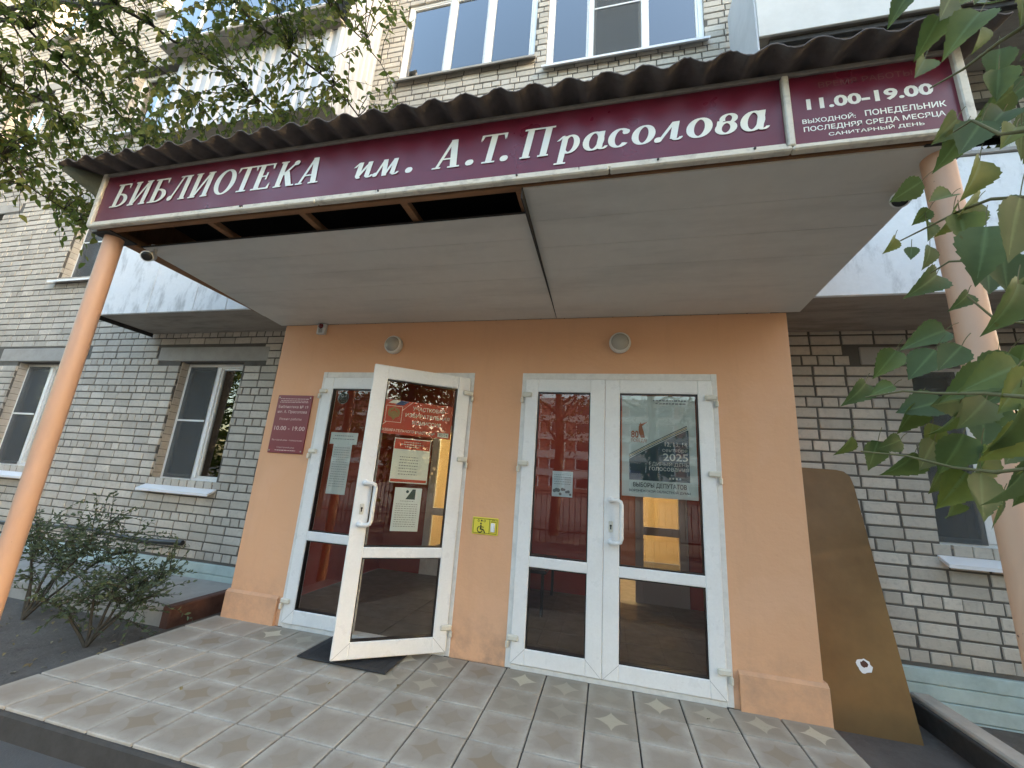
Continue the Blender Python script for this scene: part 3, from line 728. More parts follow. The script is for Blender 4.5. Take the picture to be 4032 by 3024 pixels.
B(-.778, 4.205, FY - .026, FY + .01, 3.287, 3.312, .005).build('top_rail', 'sign_rail_top', ls)
for a, c in ((-.80, 1.06), (1.064, 2.75), (2.754, 3.55)):
    B(a, c, FY - .034, FY + .008, 2.868, 2.892, .007).build('bottom_rail', 'sign_rail', ls)
for a, c in ((-.775, .5), (.52, 1.45), (1.453, 2.6), (2.603, 3.53)):
    B(a, c, FY - .024, FY - .006, 2.8925, 2.914, .003).build('retaining_strip', 'sign_rail', ls)
for x in (.505, 1.47, 2.28, 2.98, 3.40): MB().lathe([(.006, 0), (.006, -.005)], (x, FY - .024, 2.903), sides=8).build('screw', 'steel_dark', ls)

def q(*p): return list(p)
def rect(x0, x1, y0, y1): return [q((x0, y0), (x1, y0), (x1, y1), (x0, y1))]
def bar(xa, ya, xb, yb, wd):                       # slanted stroke, width measured horizontally
    return [q((xa - wd / 2, ya), (xa + wd / 2, ya), (xb + wd / 2, yb), (xb - wd / 2, yb))]
def ring(cx, cy, rx, ry, a0, a1, wt, wn, n=22):
    out = []
    for i in range(n):
        pts = []
        for a, inner in ((a0 + (a1 - a0) * i / n, 0), (a0 + (a1 - a0) * (i + 1) / n, 0), (a0 + (a1 - a0) * (i + 1) / n, 1), (a0 + (a1 - a0) * i / n, 1)):
            a = R(a); pts.append((cx + (rx - wt * inner) * math.cos(a), cy + (ry - wn * inner) * math.sin(a)))
        out.append(pts)
    return out
def ball(cx, cy, r): return [[(cx + r * math.cos(R(k * 30)), cy + r * math.sin(R(k * 30))) for k in range(12)]]
def ser(xc, y, h=.14, up=True): return rect(xc - h, xc + h, y, y + .05) if up else rect(xc - h, xc + h, y - .05, y)
def drop(x, y, s=1, d=-1): return [q((x, y), (x, y + d * .24), (x - s * .07, y + d * .05))]
T_ = .055; W_ = .165
GL = {
 'Б': (.74, [rect(.1, .265, 0, 1), rect(.0, .64, .945, 1), drop(.64, 1), ring(.30, .285, .42, .285, -90, 90, W_, T_), rect(.26, .31, 0, T_), rect(.26, .31, .515, .57), rect(0, .12, 0, .05)]),
 'И': (.92, [rect(.1, .265, 0, 1), rect(.64, .805, 0, 1), bar(.26, .08, .65, .92, .075), ser(.18, 0), ser(.72, 0), ser(.18, 1, .14, False), ser(.72, 1, .14, False)]),
 'Л': (.86, [rect(.58, .745, 0, 1), rect(.26, .8, .945, 1), bar(.16, .12, .40, .96, .06), ball(.1, .1, .1), ser(.665, 0)]),
 'О': (.82, [ring(.41, .5, .41, .51, 0, 360, W_, T_, 32)]),
 'Т': (.80, [rect(.32, .485, 0, 1), rect(0, .8, .945, 1), drop(.8, 1), drop(0, 1, -1), ser(.40, 0, .19)]),
 'Е': (.74, [rect(.1, .265, 0, 1), rect(0, .66, .945, 1), rect(0, .68, 0, T_), rect(.26, .47, .49, .545), rect(.45, .485, .38, .66), drop(.66, 1), drop(.68, 0, 1, 1)]),
 'К': (.86, [rect(.1, .265, 0, 1), ser(.18, 0), ser(.18, 1, .14, False), bar(.28, .46, .64, .88, .085), ball(.68, .89, .095), bar(.66, 0, .38, .58, .19), ser(.70, 0, .13)]),
 'А': (.88, [bar(.11, 0, .44, 1, .065), bar(.66, 0, .47, 1, W_ * 1.05), rect(.22, .58, .30, .35), ser(.11, 0, .12), ser(.66, 0, .17)]),
 'П': (.92, [rect(.1, .265, 0, 1), rect(.64, .805, 0, 1), rect(0, .9, .945, 1), ser(.18, 0), ser(.72, 0)]),
 '.': (.2, [ball(.1, .1, .1)]),
 'и': (.74, [rect(.12, .255, .08, .6), rect(.46, .595, .06, .6), bar(.2, .05, .47, .5, .07), ring(.24, .14, .12, .14, 180, 300, .1, .05, 8), bar(0, .42, .16, .6, .05), ring(.60, .12, .14, .12, 190, 350, .05, .05, 8)]),
 'м': (.98, [bar(.1, .05, .30, .6, .055), bar(.42, 0, .32, .6, .14), bar(.42, 0, .68, .6, .06), rect(.64, .775, .06, .6), ball(.07, .07, .075), ring(.79, .12, .14, .12, 190, 350, .05, .05, 8)]),
 'р': (.68, [rect(.12, .265, -.32, .58), ring(.37, .3, .29, .31, -140, 140, .145, .05), ser(.19, -.34, .16), bar(-.02, .44, .14, .6, .05)]),
 'а': (.66, [ring(.29, .3, .29, .31, 0, 360, .145, .05), rect(.42, .56, .06, .6), ring(.58, .12, .14, .12, 190, 350, .05, .05, 8)]),
 'с': (.54, [ring(.29, .3, .29, .31, 50, 322, .145, .05), ball(.44, .48, .08)]),
 'о': (.60, [ring(.30, .3, .30, .31, 0, 360, .15, .05, 28)]),
 'л': (.74, [bar(.12, .05, .42, .6, .06), ball(.07, .07, .085), rect(.40, .54, .06, .6), ring(.56, .12, .14, .12, 190, 350, .05, .05, 8)]),
 'в': (.58, [ring(.27, .19, .27, .20, 0, 360, .14, .05), ring(.30, .47, .22, .16, -60, 210, .11, .045), rect(.03, .14, .15, .42)]),
}
def letters(parent, items, capz, cap, y, mat):
    for ch, x0, x1 in items:
        gw, prims = GL[ch]; k = (x1 - x0) / gw
        mb = MB()
        for pi, pr in enumerate(prims + prims):
            for pts in pr:
                P = [(x0 + (px + (.04 if pi >= len(prims) else 0)) * k + .17 * pz * cap, capz + pz * cap) for px, pz in pts]
                a2 = sum(P[i][0] * P[(i + 1) % len(P)][1] - P[(i + 1) % len(P)][0] * P[i][1] for i in range(len(P)))
                if a2 < 0: P.reverse()
                mb.add([(px, y - .0030 - .00018 * pi, pz) for px, pz in P], [tuple(range(len(P)))])
        mb.build('letter', mat, parent)
LT = [('Б', -.672, -.535), ('И', -.515, -.342), ('Б', -.325, -.185), ('Л', -.155, .005), ('И', .022, .195), ('О', .218, .375), ('Т', .385, .530), ('Е', .535, .675), ('К', .700, .858), ('А', .873, 1.035)]
letters(ls, LT, 3.022, .185, SYF, 'sign_foil')
letters(ls, [('и', 1.265, 1.40), ('м', 1.405, 1.575), ('.', 1.612, 1.65), ('А', 1.782, 1.945), ('.', 1.975, 2.015), ('Т', 2.035, 2.175), ('.', 2.172, 2.21),
             ('П', 2.278, 2.44), ('р', 2.475, 2.588), ('а', 2.608, 2.722), ('с', 2.735, 2.832), ('о', 2.85, 2.955), ('л', 2.965, 3.095), ('о', 3.105, 3.215), ('в', 3.235, 3.332), ('а', 3.343, 3.455)], 3.012, .185, SYF, 'sign_foil')
hs = empty('opening_hours_sign', (3.9, FY, 2.88), 'small burgundy panel with opening hours at the right end of the canopy', 'sign')
B(3.566, 4.19, SYF, SYF + .006, 2.908, 3.288).build('panel', 'sign_vinyl', hs)
B(3.535, 3.564, FY - .034, FY + .01, 2.893, 3.287, .005).build('divider_rail', 'sign_rail', hs)
B(4.190, 4.226, FY - .032, FY + .01, 2.884, 3.31, .005).build('end_rail', 'sign_rail', hs)
B(3.551, 4.222, FY - .034, FY + .008, 2.868, 2.892, .007).build('bottom_rail', 'sign_rail', hs)
B(3.566, 4.19, FY - .020, FY - .006, 2.8925, 2.907, .003).build('retaining_strip', 'sign_rail', hs)
def fit(name, s, x0, x1, z, cap, mat, parent, y, bold=0., shear=0., local=False):
    o = text(name, s, cap, 0, y, z, mat, parent, bold=bold, shear=shear, local=local)
    xs = [v.co.x for v in o.data.vertices]; zs = [v.co.z for v in o.data.vertices]
    if not xs: return o
    kx = (x1 - x0) / (max(xs) - min(xs)); zs0 = max(zs) ; kz = cap / zs0 if zs0 > 0 else 1
    o.data.transform(Matrix.Translation((x0 - min(xs) * kx, 0, 0)) @ Matrix.Diagonal((kx, 1, kz, 1)))
    # one object for each word: cut where the gap between glyphs is wide
    me = o.data; sp = sorted((min(me.vertices[i].co.x for i in p.vertices), max(me.vertices[i].co.x for i in p.vertices), p.index) for p in me.polygons)
    words = []; hi = -9
    for a, c, i in sp:
        if not words or a - hi > .24 * cap: words.append([])
        words[-1].append(i); hi = max(hi, c)
    if len(words) > 1:
        mat_ = me.materials[0]; M = o.matrix_basis.copy()
        for wd in words:
            ids = sorted({v for i in wd for v in me.polygons[i].vertices}); mp = {v: k for k, v in enumerate(ids)}
            m2 = bpy.data.meshes.new(name); m2.from_pydata([tuple(me.vertices[v].co) for v in ids], [], [[mp[v] for v in me.polygons[i].vertices] for i in wd]); m2.materials.append(mat_)
            o2 = bpy.data.objects.new(name, m2); o2.matrix_basis = M; link(o2, parent, local)
        bpy.data.objects.remove(o); return None
    return o
fit('lettering', 'ВРЕМЯ РАБОТЫ', 3.69, 4.05, 3.208, .032, 'sign_foil_faded', hs, SYF, 0)
fit('lettering', '11.00-19.00', 3.632, 4.112, 3.095, .058, 'sign_foil', hs, SYF, .035)
fit('lettering', 'ВЫХОДНОЙ:', 3.607, 3.815, 3.018, .030, 'sign_foil', hs, SYF, .014)
fit('lettering', 'ПОНЕДЕЛЬНИК', 3.851, 4.145, 3.021, .030, 'sign_foil', hs, SYF, .016)
fit('lettering', 'ПОСЛЕДНЯЯ СРЕДА МЕСЯЦА', 3.609, 4.135, 2.974, .026, 'sign_foil', hs, SYF, .014)
fit('lettering', 'САНИТАРНЫЙ ДЕНЬ', 3.703, 4.056, 2.938, .022, 'sign_foil', hs, SYF, .014)

# ------------------------------------------------------------------ wall plaque, call button, lamps, alarm, cameras
pq = B(-.472, -.073, -.014, -.001, 1.463, 2.035, .002).build('wall_plaque', 'plaque', label='tall burgundy plaque with opening hours left of the open door', cat='plaque')
for x in (-.452, -.093):
    for z in (1.487, 2.010): MB().lathe([(.008, 0), (.006, -.004)], (x, -.014, z), sides=10).build('screw', 'screw', pq)
def dashes(parent, rows, y, mat, local=False):
    """lines of print too small to read"""
    mb = MB(); rr = random.Random(3)
    for x0, x1, z, h in rows:
        x = x0
        while x < x1:
            wd = rr.uniform(.012, .035) * (x1 - x0) / .3; mb.box(x, min(x + wd, x1), y - .0012, y - .0004, z, z + h); x += wd + .006
    return mb.build('fine_print', mat, parent, local, kind='stuff')
dashes(pq, [(-.44, -.105, 1.995, .006), (-.43, -.115, 1.975, .006), (-.44, -.105, 1.96, .006), (-.39, -.155, 1.487, .007)], -.014, 'plaque_text')
fit('lettering', 'Библиотека № 19', -.445, -.10, 1.905, .028, 'plaque_text', pq, -.0145, .01)
fit('lettering', 'им. А. Прасолова', -.445, -.105, 1.855, .028, 'plaque_text', pq, -.0145, .01)
fit('lettering', 'Режим работы', -.405, -.15, 1.785, .022, 'plaque_text', pq, -.0145, .004)
fit('lettering', '10.00 - 19.00', -.445, -.095, 1.685, .040, 'plaque_text', pq, -.0145, .012)
fit('lettering', 'Выходной день - понедельник', -.445, -.095, 1.582, .016, 'plaque_text', pq, -.0145, .004)
fit('lettering', 'Санитарный день', -.375, -.17, 1.512, .015, 'plaque_text', pq, -.0145, .004)

cb = MB().bbox(1.683, 1.903, -.010, -.001, .912, 1.045, .003).build('call_button_plate', 'yellow', label='yellow wheelchair call button plate between the doors', cat='sign')
yb = -.0112
fr = MB(); x0, x1, z0, z1 = 1.692, 1.894, .921, 1.036
for a in ((x0, x1, z1 - .004, z1), (x0, x1, z0, z0 + .004)): fr.box(a[0], a[1], yb, yb + .0006, a[2], a[3])
for a in ((x0, x0 + .004, z0 + .004, z1 - .004), (x1 - .004, x1, z0 + .004, z1 - .004), (1.828, 1.832, z0 + .004, z1 - .004)): fr.box(a[0], a[1], yb, yb + .0006, a[2], a[3])
fr.box(1.848, 1.876, yb, yb + .0006, 1.024, 1.028); fr.box(1.840, 1.884, yb, yb + .0006, 1.013, 1.018)
fr.build('printed_border', 'olive_print', cb)
wc = MB(); cx = 1.757
def flat(mb, polys, y, n0=0):
    for i, pts in enumerate(polys):
        a2 = sum(pts[k][0] * pts[(k + 1) % len(pts)][1] - pts[(k + 1) % len(pts)][0] * pts[k][1] for k in range(len(pts)))
        if a2 < 0: pts = pts[::-1]
        mb.add([(p[0], y, p[1]) for p in pts], [tuple(range(len(pts)))])
flat(wc, ring(cx - .006, .950, .026, .026, 100, 345, .008, .008, 18), yb)
flat(wc, ball(cx, .996, .0075), yb)
flat(wc, [[(cx - .007, .955), (cx + .007, .955), (cx + .006, .986), (cx - .005, .986)]], yb - .0002)
flat(wc, [[(cx - .005, .948), (cx + .026, .946), (cx + .026, .956), (cx - .005, .958)]], yb - .0004)
flat(wc, [[(cx + .020, .950), (cx + .030, .950), (cx + .042, .926), (cx + .033, .924)]], yb - .0006)
flat(wc, [[(cx + .004, .968), (cx + .026, .966), (cx + .026, .972), (cx + .004, .974)]], yb - .0008)
flat(wc, [[(cx - .003, 1.024), (cx + .006, 1.027), (cx + .016, 1.015), (cx + .001, 1.011)]], yb)
for s in (-1, 1):
    flat(wc, ring(cx + .004 + s * .016, 1.018, .018, .013, 300 if s > 0 else 120, 420 if s > 0 else 240, .004, .004, 6), yb - .0002)
    flat(wc, ring(cx + .004 + s * .012, 1.018, .010, .009, 300 if s > 0 else 120, 420 if s > 0 else 240, .003, .003, 6), yb - .0004)
wc.build('wheelchair_symbol', 'black_print', cb)
bt = MB().bbox(1.845, 1.878, -.030, -.010, .938, 1.006, .004).build('button', 'button_white', cb)
MB().bbox(1.851, 1.872, -.0325, -.0302, .948, .99, .001).build('button_face', 'paper_cool', bt)

def wall_lamp(x, z, lab):
    b_ = MB().lathe([(.088, 0), (.090, -.02), (.086, -.045), (.076, -.052), (.070, -.050)], (x, -.001, z), sides=36).build('wall_lamp', 'lamp_base', label=lab, cat='lamp', group='round bulkhead lamps over the doors')
    MB().lathe([(.0735, -.046), (.070, -.060), (.058, -.078), (.036, -.090), (.012, -.095), (.002, -.0955)], (x, -.001, z), sides=36).build('lamp_shade', 'lamp_glass', b_)
wall_lamp(.736, 2.552, 'round white bulkhead lamp above the open left door')
wall_lamp(2.852, 2.545, 'round white bulkhead lamp above the closed right door')
al = MB().bbox(-.152, -.058, -.045, -.001, 2.675, 2.785, .006).build('alarm_sounder', 'camera_white', label='small white alarm sounder with red lens under the soffit', cat='alarm')
MB().lathe([(.027, 0), (.026, -.010), (.017, -.018), (.003, -.021)], (-.105, -.045, 2.757), sides=20).build('lens', 'red_lens', al)
gr = MB()
for k in range(4): gr.box(-.127, -.083, -.0462, -.0448, 2.690 + k * .011, 2.695 + k * .011)
gr.build('grille', 'black_plastic', al)
def bullet(P, d, lab):
    d = Vector(d).normalized(); P = Vector(P)
    e = empty('security_camera', P, lab, 'camera')
    M = Matrix.Translation(P) @ d.to_track_quat('Y', 'Z').to_matrix().to_4x4()
    mb = MB(); mb.lathe([(.020, -.085), (.036, -.075), (.036, .070), (.038, .075), (.038, .082), (.031, .083)], (0, 0, 0), sides=24); mb.build('body', 'camera_white', e, M=M)
    MB().lathe([(.0315, .0825), (.0315, .0845), (.014, .085)], (0, 0, 0), sides=24).build('lens', 'black_plastic', e, M=M)
    mb = MB(); mb.tube([P - d * .05, P - d * .06 + Vector((0, .02, .04)), P - d * .06 + Vector((0, .02, .085))], .012, 10)
    mb.lathe([(.032, .075), (.032, .088)], (P - d * .06 + Vector((0, .02, 0))), 'z', 20); mb.build('bracket', 'camera_white', e)
bullet(at_z(322, 553, 2.765), (.72, -.58, -.42), 'white security camera with black lens at the left edge of the soffit')
bullet(at_z(1945, 432, 2.775), (-.5, -.75, -.5), 'white security camera half hidden by leaves at the right soffit corner')

# ------------------------------------------------------------------ door mat
mt = MB().bbox(.575, 1.295, -.452, -.02, .003, .014, .005).build('door_mat', 'rubber_mat', label='black rubber mat under the open left door', cat='mat')
rb = MB()
for i in range(20): rb.box(.63, 1.24, -.405 + i * .0185, -.405 + i * .0185 + .010, .0141, .0165)
rb.build('mat_ribs', 'rubber_mat', mt)

# ------------------------------------------------------------------ papers and posters on the glass
def paper(name, M, w_, h, mat, lab, cat='notice'):
    """sheet in local coordinates: x 0..w, z 0..h, printed face towards -y"""
    o = MB().box(0, w_, -.0008, .0004, 0, h).build(name, mat, M=M, label=lab, cat=cat); return o
# left leaf: round sticker and a pinned list
st = MB().lathe([(.062, 0), (.062, -.0008)], (0, 0, 0), sides=36).build('door_sticker', 'black_plastic', M=Matrix.Translation((.255, .0125, 2.025)), label='round black sticker at the top of the fixed left door leaf', cat='sticker')
rg = MB(); flat(rg, ring(0, 0, .059, .059, 0, 360, .004, .004, 36), -.0012); flat(rg, ring(-.012, .022, .016, .016, 0, 360, .006, .006, 16), -.0012); flat(rg, bar(.018, .012, .026, .034, .006) + bar(.034, .034, .026, .012, .006)[:1], -.0012)
rg.build('printed_ring', 'print_grey', st, True)
dashes(st, [(-.038, .038, .0, .004), (-.042, .042, -.010, .004), (-.036, .036, -.020, .004), (-.02, .02, -.036, .006)], -.0009, 'print_grey', True)
p = paper('notice', Matrix.Translation((.235, .0125, 1.125)), .20, .50, 'paper', 'long pale sheet taped inside the fixed left door leaf')
B(-.045, .245, -.0014, -.0009, .455, .565).build('header_sheet', 'paper', p, True)
dashes(p, [(.0, .2, .53, .006), (-.02, .22, .50, .006)] + [(.02, .18, .42 - k * .022, .004) for k in range(17)], -.0014, 'print_grey', True)
# open leaf: local frame of the leaf
def on_open(x, z): return MO @ Matrix.Translation((x, .0125, z))
red = paper('election_sign', on_open(-.705, 1.66), .575, .285, 'red_print', 'red sign with white capitals and a coat of arms on the open door', 'sign')
fit('lettering', 'УЧАСТКОВАЯ', .235, .505, .215, .032, 'white_print', red, -.001, .02, local=True)
fit('lettering', 'ИЗБИРАТЕЛЬНАЯ', .18, .555, .155, .032, 'white_print', red, -.001, .02, local=True)
fit('lettering', 'КОМИССИЯ', .245, .485, .095, .032, 'white_print', red, -.001, .02, local=True)
fit('lettering', 'ИЗБИРАТЕЛЬНОГО УЧАСТКА №', .008, .44, .022, .022, 'white_print', red, -.001, .012, local=True)
B(.465, .56, -.0016, -.0009, .012, .05).build('number_field', 'paper', red, True)
fit('lettering', '40/24', .475, .55, .02, .022, 'print_grey', red, -.0018, .006, local=True)
fl_ = MB(); flat(fl_, [[(.03, .255), (.07, .283), (.14, .283), (.11, .255)]], -.0012); fl_.build('flag_white', 'paper', red, True)
fl_ = MB(); flat(fl_, [[(.085, .245), (.13, .283), (.20, .283), (.155, .245)]], -.0013); fl_.build('flag_blue', 'blue_print', red, True)
em = MB()                                            # two-headed bird emblem on a shield
flat(em, [[(.055, .17), (.065, .215), (.045, .21), (.035, .18), (.04, .15), (.07, .135), (.085, .115), (.1, .135), (.13, .15), (.135, .18), (.125, .21), (.105, .215), (.115, .17)][::-1]], -.0016)
flat(em, ball(.085, .165, .03), -.0018); flat(em, ball(.068, .208, .012), -.0019); flat(em, ball(.102, .208, .012), -.0020); flat(em, ball(.085, .222, .009), -.0021)
em.build('emblem', 'gold_print', red, True)
sh = MB()
for a in ((.022, .148, .232, .235), (.022, .148, .098, .101)): sh.box(a[0], a[1], -.0016, -.001, a[2], a[3])
for a in ((.019, .022, .098, .235), (.148, .151, .098, .235)): sh.box(a[0], a[1], -.0016, -.001, a[2], a[3])
flat(sh, [[(.151, .2), (.151, .206), (.235, .283), (.228, .283)]], -.0013); flat(sh, [[(.0, .062), (.0, .068), (.03, .099), (.035, .096)]], -.0013)
sh.build('shield_outline', 'white_print', red, True)
p = paper('notice', on_open(-.585, 1.275), .30, .36, 'paper', 'white notice with a red heading under the red sign on the open door')
B(.006, .294, -.0014, -.0009, .27, .352).build('heading_band', 'red_print', p, True); B(.006, .294, -.0014, -.0009, .008, .03).build('footer_band', 'red_print', p, True)
dashes(p, [(.08, .22, .325, .008), (.06, .24, .306, .008), (.09, .21, .288, .008)], -.0015, 'white_print', True)
dashes(p, [(.06, .21, .205 - k * .023, .006) for k in range(7)], -.0009, 'print_grey', True)
p = paper('notice', on_open(-.530, .905), .215, .335, 'paper_cool', 'small white printed sheet low on the open door')
pc = MB(); flat(pc, [[(.09, .245), (.165, .245), (.165, .325), (.14, .325)]], -.0012); flat(pc, ball(.10, .305, .012), -.0013); pc.build('picture', 'poster_teal', p, True)
dashes(p, [(.05, .16, .228, .005)] + [(.02, .19, .205 - k * .017, .004) for k in range(11)], -.0009, 'print_grey', True)
# right double door: small strip of pictures and the large poster
p = paper('notice', Matrix.Translation((2.325, .0125, 1.255)), .165, .20, 'paper_cool', 'narrow sheet with small pictures on the closed left leaf')
pc = MB(); rr = random.Random(5)
for k in range(9): flat(pc, ball(.02 + .016 * k, .02 + .04 * rr.random(), .008 + .008 * rr.random()), -.0012 - .0001 * k)
pc.build('picture', 'print_grey', p, True)
dashes(p, [(.015, .15, .17 - k * .018, .004) for k in range(5)], -.0009, 'print_grey', True)
X0p, Z0p = 2.872, 1.30
po = paper('election_poster', Matrix.Translation((X0p, .0125, Z0p)), .555, .795, 'paper', 'large pale election poster with a dark picture on the closed right leaf', 'poster')
pc = MB(); flat(pc, [[(.055, .125), (.50, .125), (.50, .525), (.49, .525), (.30, .425), (.19, .365), (.055, .285)]], -.0012); pc.build('picture', 'poster_teal', po, True)
pc = MB(); flat(pc, [[(.055, .125), (.14, .125), (.14, .19), (.055, .20)]], -.0014); pc.build('picture_corner', 'poster_navy', po, True)
for k in range(3):
    rbn = MB(); o_ = .012 * k
    flat(rbn, [[(.055, .292 + o_), (.19, .372 + o_), (.30, .432 + o_), (.49, .532 + o_), (.49, .538 + o_), (.30, .438 + o_), (.19, .378 + o_), (.055, .298 + o_)]], -.0014)
    rbn.build('ribbon_stripe', 'ribbon_gold' if k % 2 else 'black_print', po, True)
fg = MB()                                            # plain flame-like stand-in for the figure of the anniversary mark
flat(fg, [[(.145, .455), (.175, .455), (.168, .50), (.155, .545), (.145, .58), (.13, .545), (.128, .50)]], -.0013); flat(fg, [[(.13, .56), (.20, .585), (.15, .545)]], -.0014)
fg.build('anniversary_mark', 'orange_print', po, True)
fit('lettering', '80', .07, .128, .455, .055, 'orange_print', po, -.0009, .03, local=True)
fit('lettering', 'ПОБЕДА!', .07, .19, .420, .027, 'orange_print', po, -.0009, .015, local=True)
for s, a, c, z, cap, bd in (('12, 13, 14', .325, .485, .395, .032, 0), ('сентября', .305, .487, .352, .030, .0), ('2025', .31, .49, .285, .055, .01), ('ЕДИНЫЙ ДЕНЬ', .205, .495, .243, .034, -.004), ('голосования', .205, .495, .205, .028, .008)):
    fit('lettering', s, a, c, z, cap, 'white_print', po, -.0015, bd, local=True)
fit('lettering', 'ВЫБОРЫ ДЕПУТАТОВ', .085, .475, .075, .034, 'black_print', po, -.0009, .014, local=True)
fit('lettering', 'ВОРОНЕЖСКОЙ ОБЛАСТНОЙ ДУМЫ', .055, .50, .038, .022, 'black_print', po, -.0009, .012, local=True)
dashes(po, [(.24, .49, .755, .010), (.26, .49, .73, .010)], -.0009, 'print_grey', True)
ic = MB()
for k in range(4): flat(ic, ball(.355 + .025 * k, .150, .007), -.0016)
ic.build('icons', 'white_print', po, True)

# ------------------------------------------------------------------ leaning board on the right, cable on the left wall
bd = MB(); ya, yb2, za, zb = .718, .27, 1.63, GZ
fy = lambda z_: yb2 + (ya - yb2) * (z_ - zb) / (za - zb)
ol = [(4.19, zb), (4.77, zb), (4.775, za - .12), (4.765, za - .05), (4.73, za - .01), (4.68, za), (4.19, za + .012)]; n_ = len(ol)
bd.add([(x, fy(z_), z_) for x, z_ in ol] + [(x, fy(z_) + .016, z_ + .004) for x, z_ in ol], [tuple(range(n_)), tuple(range(2 * n_ - 1, n_ - 1, -1))] + [(i, i + n_, (i + 1) % n_ + n_, (i + 1) % n_) for i in range(n_)])
bo = bd.build('leaning_board', 'brown_board', label='tall brown painted board leaning on the brick wall right of the entrance', cat='board')
# blotch of white on the board (an old sticker's remains)
P = at_y(1857, 1432, .42)
tilt = math.atan2(ya - yb2, za - zb)
MBl = Matrix.Translation((P.x, yb2 + (P.z - zb) * (ya - yb2) / (za - zb) - .003, P.z)) @ Matrix.Rotation(-tilt, 4, 'X')
sk = MB(); rr = random.Random(2)
flat(sk, [[(math.cos(a * .35) * (.04 + .012 * rr.random()), math.sin(a * .35) * (.038 + .014 * rr.random())) for a in range(18)]], 0); sk.build('paint_blotch', 'parapet', bo, M=MBl)
sk = MB(); flat(sk, [[(math.cos(a * .5) * (.016 + .012 * rr.random()), .012 + math.sin(a * .5) * (.012 + .012 * rr.random())) for a in range(12)]], -.001); sk.build('paint_hole', 'rust_edge', bo, M=MBl)
cab = MB(); pts = [(-9.0, .70, .36)] + [(-8 + i * .5, .70, .375 + .03 * math.sin(i * .9)) for i in range(1, 10)] + [(-3.2, .70, .375), (-2.7, .695, .36), (-2.35, .69, .372), (-2.08, .70, .385)]
cab.tube(pts, [.018] * 10 + [.022, .026, .03, .03], 8); cab.build('cable', 'black_plastic', label='black cable bundle running low along the left brick wall', cat='cable')

# ------------------------------------------------------------------ vegetation
def leaf_geo(kind, rr):
    if kind == 'elm': hw = [(0, .0), (.12, .14), (.32, .25), (.55, .245), (.78, .14), (1, 0)]; ser_ = 0
    elif kind == 'birch': hw = [(0, .03), (.04, .21), (.12, .26), (.14, .32), (.23, .345), (.25, .385), (.35, .36), (.38, .385), (.48, .315), (.51, .335), (.60, .245), (.63, .26), (.72, .17), (.75, .18), (.86, .08), (1, 0)]; ser_ = 1
    else: hw = [(0, 0), (.35, .22), (.7, .18), (1, 0)]; ser_ = 0
    fold = rr.uniform(.15, .75); curl = rr.uniform(-.1, .55); tw = rr.uniform(-.25, .25)
    vs = []
    for t_, w_ in hw:
        zc = -curl * t_ * t_
        vs += [(t_, 0, zc), (t_, w_, zc + fold * w_ + tw * w_ * t_), (t_, -w_, zc + fold * w_ - tw * w_ * t_)]
    fs = []
    for i in range(len(hw) - 1):
        a, b_ = 3 * i, 3 * i + 3
        fs += [(a, b_, b_ + 1, a + 1), (a, a + 2, b_ + 2, b_)]
    return vs, fs
def leaf_set(kind, n, seed):
    rr = random.Random(seed); return [(leaf_geo(kind, rr), (i + .5) / n) for i in range(n)]
LS = {k: leaf_set(k, 10, i + 3) for i, k in enumerate(('elm', 'birch', 'shrub'))}
def leaf_matrix(P, d, size, rr, roll=None):
    d = Vector(d).normalized(); q_ = d.to_track_quat('X', 'Z').to_matrix().to_4x4()
    return Matrix.Translation(P) @ q_ @ Matrix.Rotation(rr.uniform(-3.1, 3.1) if roll is None else roll, 4, 'X') @ Matrix.Scale(size, 4)
def put_leaves(lst, kind, mat, parent, nmax=300):
    """lst of (matrix, variant): the largest in view become leaves of their own, the rest one mass"""
    def key(e):
        p = project(e[0].translation)
        if not p or not (-40 < p[0] < 2260 and -40 < p[1] < 1700): return 0
        return e[0].to_scale().x / p[2]
    lst = sorted(lst, key=lambda e: -key(e)); cache = {}
    for M, v in lst[:nmax]:
        if v not in cache:
            (vs, fs), r_ = LS[kind][v]; me_ = cache[v] = MB().add(vs, fs, r_, True).mesh('leaf', mat, True)
            a_ = me_.attributes.new('mid', 'FLOAT', 'POINT'); a_.data.foreach_set('value', [1., 0., 0.] * (len(vs) // 3))
        o = bpy.data.objects.new('leaf', cache[v]); o.matrix_basis = M; link(o, parent)
    if lst[nmax:]:
        mb = MB()
        for M, v in lst[nmax:]:
            (vs, fs), r_ = LS[kind][v]; mb.add([M @ Vector(p) for p in vs], fs, r_, True)
        mb.build('foliage', mat, parent, kind='stuff', attrs=True)
def curve(a, b_, sag, n=6, wob=0., rr=random):
    a, b_ = Vector(a), Vector(b_); out = []
    for i in range(n + 1):
        u = i / n; p = a.lerp(b_, u); p.z += sag * 4 * u * (1 - u)
        if 0 < i < n: p += Vector((rr.uniform(-wob, wob), rr.uniform(-wob, wob), rr.uniform(-wob, wob)))
        out.append(p)
    return out
